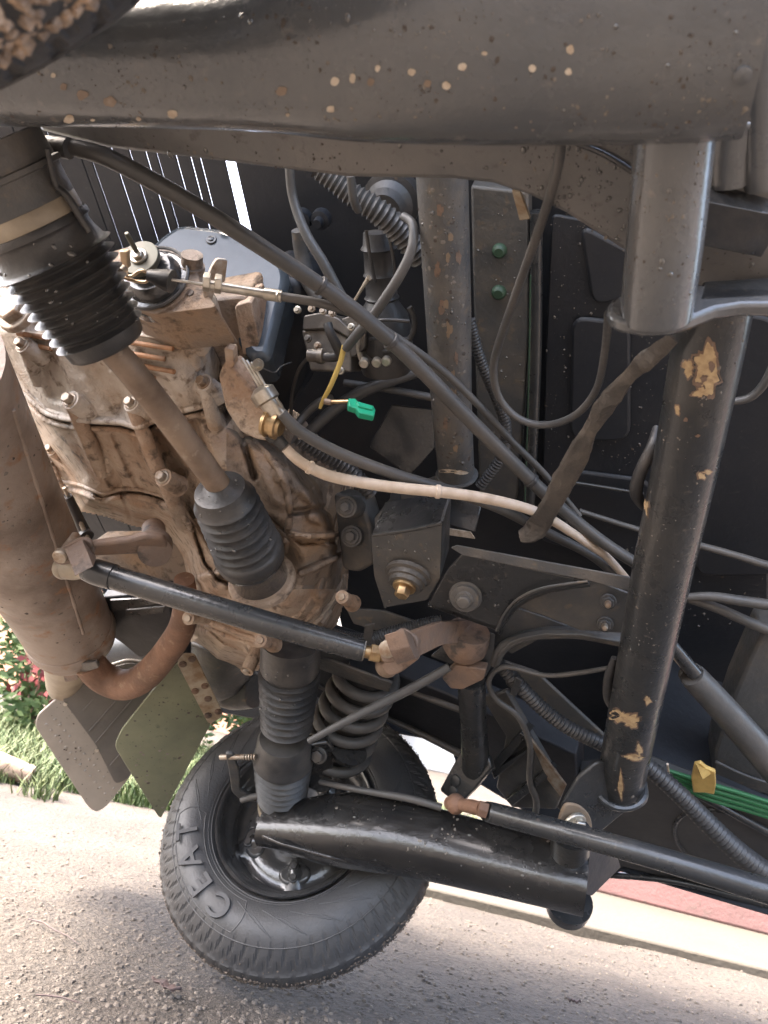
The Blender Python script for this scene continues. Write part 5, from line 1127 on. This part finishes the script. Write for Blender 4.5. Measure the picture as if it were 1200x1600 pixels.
# ---------------- mud flaps
mf = empty('mud_flap', V(255, 1150, -.1), root)
PFL = PL((180, 1165, -.08), (335, 1110, -.17), (250, 1280, -.06))
fl_a = subs(MB().plate(PFL, [(178, 1166), (190, 1140), (275, 1034), (300, 1040), (333, 1125), (252, 1278), (247, 1276)], .005, 10).build('flap', 'flap_painted_sheen', mf, bevel=.0018), mf)
st2 = subs(MB().plate(PFL, [(276, 1036), (286, 1021), (304, 1022), (347, 1112), (346, 1122), (326, 1132)], .003, 6, .004).build('strip', 'strip_metal', mf, bevel=.001), mf)
for (x, y) in ((286, 1038), (300, 1030), (305, 1080), (320, 1072), (325, 1092), (325, 1118), (341, 1112)):
    c = PFL(x, y, .005); subs(MB().bolt(c, PFL.n, rp(c, 4.5), rp(c, 3), 1.3).build('rivet', 'rust_dark', mf), mf)
mf2 = empty('mud_flap', V(150, 1150, -.12), root)
PF2 = PL((55, 1130, -.10), (260, 1040, -.25), (150, 1265, -.06))
fl_b = subs(MB().plate(PF2, [(54, 1135), (58, 1118), (135, 1050), (200, 1030), (262, 1040), (266, 1080), (203, 1215), (165, 1262), (150, 1270), (138, 1262)], .006, 10).build('flap', 'flap_face', mf2, bevel=.002), mf2)
subs(MB().plate(PF2, [(96, 1092), (135, 1055), (200, 1036), (258, 1046), (262, 1082), (200, 1218), (180, 1226), (150, 1165)], .004, 8, .006).build('flap_liner', 'flap_black', mf2, bevel=.0015), mf2)
for a, b in (((140, 1142), (210, 1062)), ((150, 1160), (228, 1068)), ((172, 1196), (246, 1110)), ((130, 1110), (180, 1056))):
    P = [PF2(a[0] + (b[0] - a[0]) * t, a[1] + (b[1] - a[1]) * t, .0065) for t in (0, .5, 1)]; subs(MB().sweep(P, [.002] * 3, 6).build('liner_rib', 'flap_black', mf2), mf2)
for i in range(26):
    t = (i // 2) / 12; x = 72 + 92 * t + (14 if i % 2 else 0); y = 1132 + 108 * t - (8 if i % 2 else 0); c = PF2(x, y, .0)
    subs(MB().lathe(c, c + PF2.n * .002, [(0, .003), (.6, .0025), (1, .001)], 8).build('stud', 'flap_face', mf2), mf2)
for (x, y) in ((102, 1100), (151, 1172)):
    c = PF2(x, y, .0065); subs(MB().lathe(c, c + PF2.n * .002, [(0, rp(c, 3.4)), (1, rp(c, 3))], 10).build('rivet', 'zinc', mf2), mf2)

specks(na, (0, 20, 1180, 205), 330, .8, 4.5, 'splash', 51); specks(na, (0, 20, 1180, 205), 260, .8, 5, 'splash_dark', 52)
specks(tb2, (930, 500, 1160, 1230), 230, .7, 3.2, 'splash', 53); specks(sl, (980, 215, 1110, 480), 60, .8, 3.5, 'splash', 54); specks(sl, (980, 215, 1110, 480), 60, .8, 3.5, 'splash_dark', 55)
specks(fa, (410, 1230, 920, 1410), 160, .7, 3, 'splash', 56); specks(sil_o, (-10, 600, 190, 1010), 150, .8, 5, 'splash', 57); specks(sil_o, (-10, 600, 190, 1010), 110, .8, 4, 'splash_dark', 58)
P = []
for k in range(40):
    t = k / 39; q = hit([bvh(sil_o)], 20 + 110 * t, 640 + 350 * t)
    if q: P.append(q[0] + q[1] * .0002)
if len(P) > 4: sube(MB().sweep(P, [.0026 + .0006 * math.sin(k * 2.1) for k in range(len(P))], 8).build('weld_seam', 'silencer_steel', ex_))
def clips(pts, idx, r, mt='rubber'):
    c_ = crom(pts, 10)
    for k in idx:
        p = V(*c_[k][:3]); d = (V(*c_[k + 1][:3]) - V(*c_[k - 1][:3])).normalized(); w_ = rp(p, 4); rr = rp(p, c_[k][3] * r)
        MB().lathe(p - d * w_, p + d * w_, [(0, rr), (.15, rr * 1.1), (.85, rr * 1.1), (1, rr)], 16).build('cable_clip', mt, root)
clips(LC, (46, 57, 78), 1.12); clips(WC, (14, 48), 1.12, 'cream_cable')
specks(fl_a, (178, 1030, 335, 1280), 170, .7, 3.4, 'splash_dark', 61); specks(fl_a, (178, 1150, 300, 1280), 120, .7, 3, 'splash', 62); specks(fl_b, (54, 1040, 200, 1270), 150, .7, 3, 'splash_dark', 63)
# ---------------- wheels
TYW = .115
def make_wheel():
    wr = empty('rear_wheel', (0, 0, 0), root)
    # tyre section: (radius, t); t grows away from the inner side
    prof = [(.104, .046), (.113, .034), (.117, .024), (.120, .018), (.126, .010), (.134, .005), (.145, .001), (.156, .000), (.166, .002), (.175, .006), (.182, .011), (.188, .016), (.193, .021), (.198, .027), (.202, .033), (.205, .037), (.2075, .0385), (.209, .042), (.211, .048), (.2125, .056)]
    full = prof + [(r, TYW - t) for r, t in prof[::-1]]
    N = 1024; m = MB(); lug = 64; n = len(full)
    for i in range(N):
        a = 2 * math.pi * i / N
        for j, (r, t) in enumerate(full):
            jj = j if j < len(prof) else n - 1 - j; side = 1 if j < len(prof) else -1
            if 10 <= jj <= 14:
                k = (a * lug / (2 * math.pi) + (jj - 10) * .10 * (2 if jj > 12 else 1)) % 1.0
                if k < .24: r -= .0006; t += .0020 * side * (1.0 if jj in (11, 12, 13) else .5)
            elif jj > 15:
                z = .5 + .5 * math.sin(a * 60 + (t / TYW) * 9)
                r -= .0009 * (z < .28)
            m.v.append(Vec((math.cos(a) * r, t, math.sin(a) * r)))
    for i in range(N):
        i2 = (i + 1) % N
        for j in range(n - 1): m.f.append((i * n + j, i2 * n + j, i2 * n + j + 1, i * n + j + 1))
    m.build('tyre', 'tyre_rubber', wr, sharp=28)
    # raised rings, flame pattern and lettering on the inner wall
    m = MB()
    def side_t(r):
        for (r0, t0), (r1, t1) in zip(prof, prof[1:]):
            if r0 <= r <= r1: return t0 + (t1 - t0) * (r - r0) / (r1 - r0)
        return .03
    def pol(a, r, o_=.0002): return Vec((math.cos(a) * r, side_t(r) - o_, math.sin(a) * r))
    for r, wd in ((.1815, .0009), (.1245, .0010), (.128, .0006)):
        P = [pol(2 * math.pi * i / 160, r) for i in range(162)]; m.sweep(P, [wd] * 162, 6, False)
    m.build('sidewall_ring', 'tyre_rubber', wr)
    # angle convention: image angle in the wheel plane, x forward, z up (vehicle)
    m = MB(); fl0 = [math.radians(d) for d in range(0, 0)]
    def flame(a0, a1, nT):
        for k in range(nT):
            m = MB()
            b0 = a0 + (a1 - a0) * k / nT; b1 = a0 + (a1 - a0) * (k + 1) / nT; s_ = b1 - b0
            c1 = [pol(b0 + s_ * 1.45 * t, .139 + .032 * t ** 1.3) for t in [q / 8 for q in range(9)]]
            c2 = [pol(b0 + s_ * (1.45 - .95 * t), .171 - .024 * math.sin(t * math.pi / 2)) for t in [q / 8 for q in range(9)]]
            m.sweep(c1, [.0007] * 9, 5); m.sweep(c2, [.0007] * 9, 5)
            # raised field between the two edges
            k0 = len(m.v)
            for p, q in zip(c1, c2[::-1]): m.v += [p + Vec((0, -.0001, 0)), q + Vec((0, -.0001, 0))]
            for q in range(8): m.f.append((k0 + 2 * q, k0 + 2 * q + 2, k0 + 2 * q + 3, k0 + 2 * q + 1))
            m.build('flame_relief', 'tyre_relief', wr)
    LET0 = math.radians(LETTER_DEG)
    flame(LET0 + .52, LET0 + 2.75, 8); flame(LET0 - .52, LET0 - 2.75, 8)
    # outline box round the word
    m = MB(); oa = .60; P = []
    for t in [q / 20 for q in range(21)]: P.append(pol(LET0 - oa + 2 * oa * t, .1755))
    for t in [q / 8 for q in range(1, 8)]: P.append(pol(LET0 + oa + .05 * math.sin(t * math.pi), .1755 - .042 * t))
    for t in [q / 20 for q in range(21)]: P.append(pol(LET0 + oa - 2 * oa * t, .1335))
    for t in [q / 8 for q in range(1, 8)]: P.append(pol(LET0 - oa - .05 * math.sin(t * math.pi), .1335 + .042 * t))
    P += P[:2]; m.sweep(P, [.0008] * len(P), 6, False); m.build('word_outline', 'tyre_rubber', wr)
    for i, chx in enumerate('CEAT'):
        cu = bpy.data.curves.new('letter', 'FONT'); cu.body = chx; cu.size = .044; cu.align_x = 'CENTER'; cu.align_y = 'CENTER'; cu.extrude = .0019; cu.offset = .0006
        tmp = bpy.data.objects.new('tmp', cu); COL.objects.link(tmp); dg = bpy.context.evaluated_depsgraph_get(); me = bpy.data.meshes.new_from_object(tmp.evaluated_get(dg))
        bpy.data.objects.remove(tmp); bpy.data.curves.remove(cu)
        me.name = 'letter'; me.materials.clear(); me.materials.append(M['tyre_relief'])
        a = LET0 + LSIGN * (i - 1.5) * .275; radial = Vec((math.cos(a), 0, math.sin(a))); face = Vec((0, -1, 0)); right = radial.cross(face) 
        c = pol(a, .1555, .0014); mt = Matrix(((right.x, radial.x, face.x, c.x), (right.y, radial.y, face.y, c.y), (right.z, radial.z, face.z, c.z), (0, 0, 0, 1)))
        me.transform(mt); o = bpy.data.objects.new('raised_letter', me); COL.objects.link(o); o.parent = wr
    # rim: pressed steel, seen from the inside
    pr = [(.1165, .020), (.1195, .013), (.1185, .009), (.115, .010), (.112, .016), (.109, .028), (.104, .034), (.100, .036), (.098, .046), (.095, .058), (.088, .062), (.080, .058), (.072, .054), (.060, .056), (.045, .062), (.02, .064), (.0001, .064)]
    m = MB(); N2 = 160; n2 = len(pr)
    for i in range(N2):
        a = 2 * math.pi * i / N2
        for r, t in pr:
            w_ = noise.noise(Vec((math.cos(a) * 2.2, math.sin(a) * 2.2, r * 14))) * (.0022 if r < .11 else .0008)
            bo = 0
            if .05 < r < .09: bo = .010 * max(0, math.cos((a - LET0 - 1.0) * 5)) ** 4
            m.v.append(Vec((math.cos(a) * r, t + w_ - bo, math.sin(a) * r)))
    for i in range(N2):
        i2 = (i + 1) % N2
        for j in range(n2 - 1): m.f.append((i * n2 + j, i2 * n2 + j, i2 * n2 + j + 1, i * n2 + j + 1))
    m.build('rim', 'wet_black', wr, sharp=60)
    for k in range(5):
        a = LET0 + 1.0 + k * 2 * math.pi / 5; c = Vec((math.cos(a) * .07, .042, math.sin(a) * .07)) + Vec((0, .006, 0)); tg = Vec((-math.sin(a), 0, math.cos(a))); ra = Vec((math.cos(a), 0, math.sin(a)))
        P = [c + Vec((0, .004, 0)) + tg * .024 * math.cos(b) + ra * .016 * math.sin(b) for b in [q * math.pi / 14 for q in range(28)]]
        MB().prism(P, Vec((0, .016, 0))).build('oval_boss', 'wet_black', wr, bevel=.004)
        for s_ in (-1, 1): MB().bolt(c + ra * .008 * s_, Vec((0, -1, 0)), .0055, .006, 1.3).build('wheel_nut', 'wet_black', wr)
    MB().lathe(Vec((0, .066, 0)), Vec((0, .03, 0)), [(0, .045), (.6, .042), (.65, .034), (1, .03)], 32).build('hub', 'wet_black', wr)
    return wr
mat('tyre_relief', (.046, .046, .048), .5, bump=.0002, bscale=300)
def make_grit(wr, n, s0, s1, mt, share):
    m = MB(); rn = random.Random(77)
    for _ in range(n):
        a = rn.random() * 2 * math.pi; t = rn.uniform(.043, TYW - .004) if rn.random() > share else rn.uniform(.030, .043); s_ = rn.uniform(s0, s1)
        tm = min(t, TYW - t); r = .2115 if tm > .046 else float(np.interp(tm, [.021, .027, .033, .037, .043], [.193, .198, .2015, .2045, .208])); c = Vec((math.cos(a) * r, t, math.sin(a) * r))
        k = len(m.v); d, u, v = frame(Vec((math.cos(a), rn.uniform(-.4, .4), math.sin(a))))
        for q in range(5): m.v.append(c + u * s_ * math.cos(q * 1.257) * rn.uniform(.7, 1.2) + v * s_ * math.sin(q * 1.257) * rn.uniform(.7, 1.2))
        m.v.append(c + d * s_ * rn.uniform(.6, 1.1))
        for q in range(5): m.f.append((k + q, k + (q + 1) % 5, k + 5))
    return tag(m.build('tread_grit', mt, wr, smooth=False), kind='stuff')
LETTER_DEG, LSIGN = 228.0, -1
wh = make_wheel(); wh.location = (-.011, .014, .029); wh.scale = (1.065, 1.0, 1.065)
def copy_tree(o, parent):
    c = o.copy(); COL.objects.link(c); c.parent = parent
    for ch in list(o.children): copy_tree(ch, c)
    return c
w2 = copy_tree(wh, root); make_grit(wh, 6500, .0008, .0024, 'grit_dark', .03); make_grit(w2, 11000, .0014, .0044, 'grit', .12); w2.rotation_mode = 'YXZ'; w2.location = (.058, -1.113, -.0); w2.rotation_euler = (math.radians(-31), 2.2, math.pi)
# adjuster on the brake back plate
ad = empty('brake_adjuster', V(370, 1200, .0), root); subd = lambda o: subs(o, ad)
subd(MB().tube([(345, 1183, -.01, 4.5), (356, 1183, -.01, 4.5), (374, 1183, -.01, 3.6), (402, 1181, -.02, 3.6)], seg=10).build('threaded_rod', 'bolt_steel', ad))
for k in range(8):
    c = V(368 + 4.2 * k, 1183, -.011); ax = (V(402, 1181, -.02) - V(345, 1183, -.01)).normalized(); subd(MB().lathe(c, c + ax * .0018, [(0, rp(c, 4.8)), (1, rp(c, 4.8))], 10).build('thread', 'bolt_steel', ad))
subd(MB().plate(PL((355, 1190, -.005), (372, 1190, -.01), (365, 1240, 0)), [(352, 1178), (364, 1178), (374, 1208), (374, 1235), (396, 1246), (400, 1254), (378, 1252), (362, 1238), (358, 1206)], .006, 4).build('adjuster_arm', 'dusty_black', ad, bevel=.0015))
subd(MB().tube([(378, 1250, .0, 5), (400, 1244, -.005, 5), (432, 1240, -.01, 5)], seg=10).build('adjuster_link', 'dusty_black', ad))

bpy.context.view_layer.update()
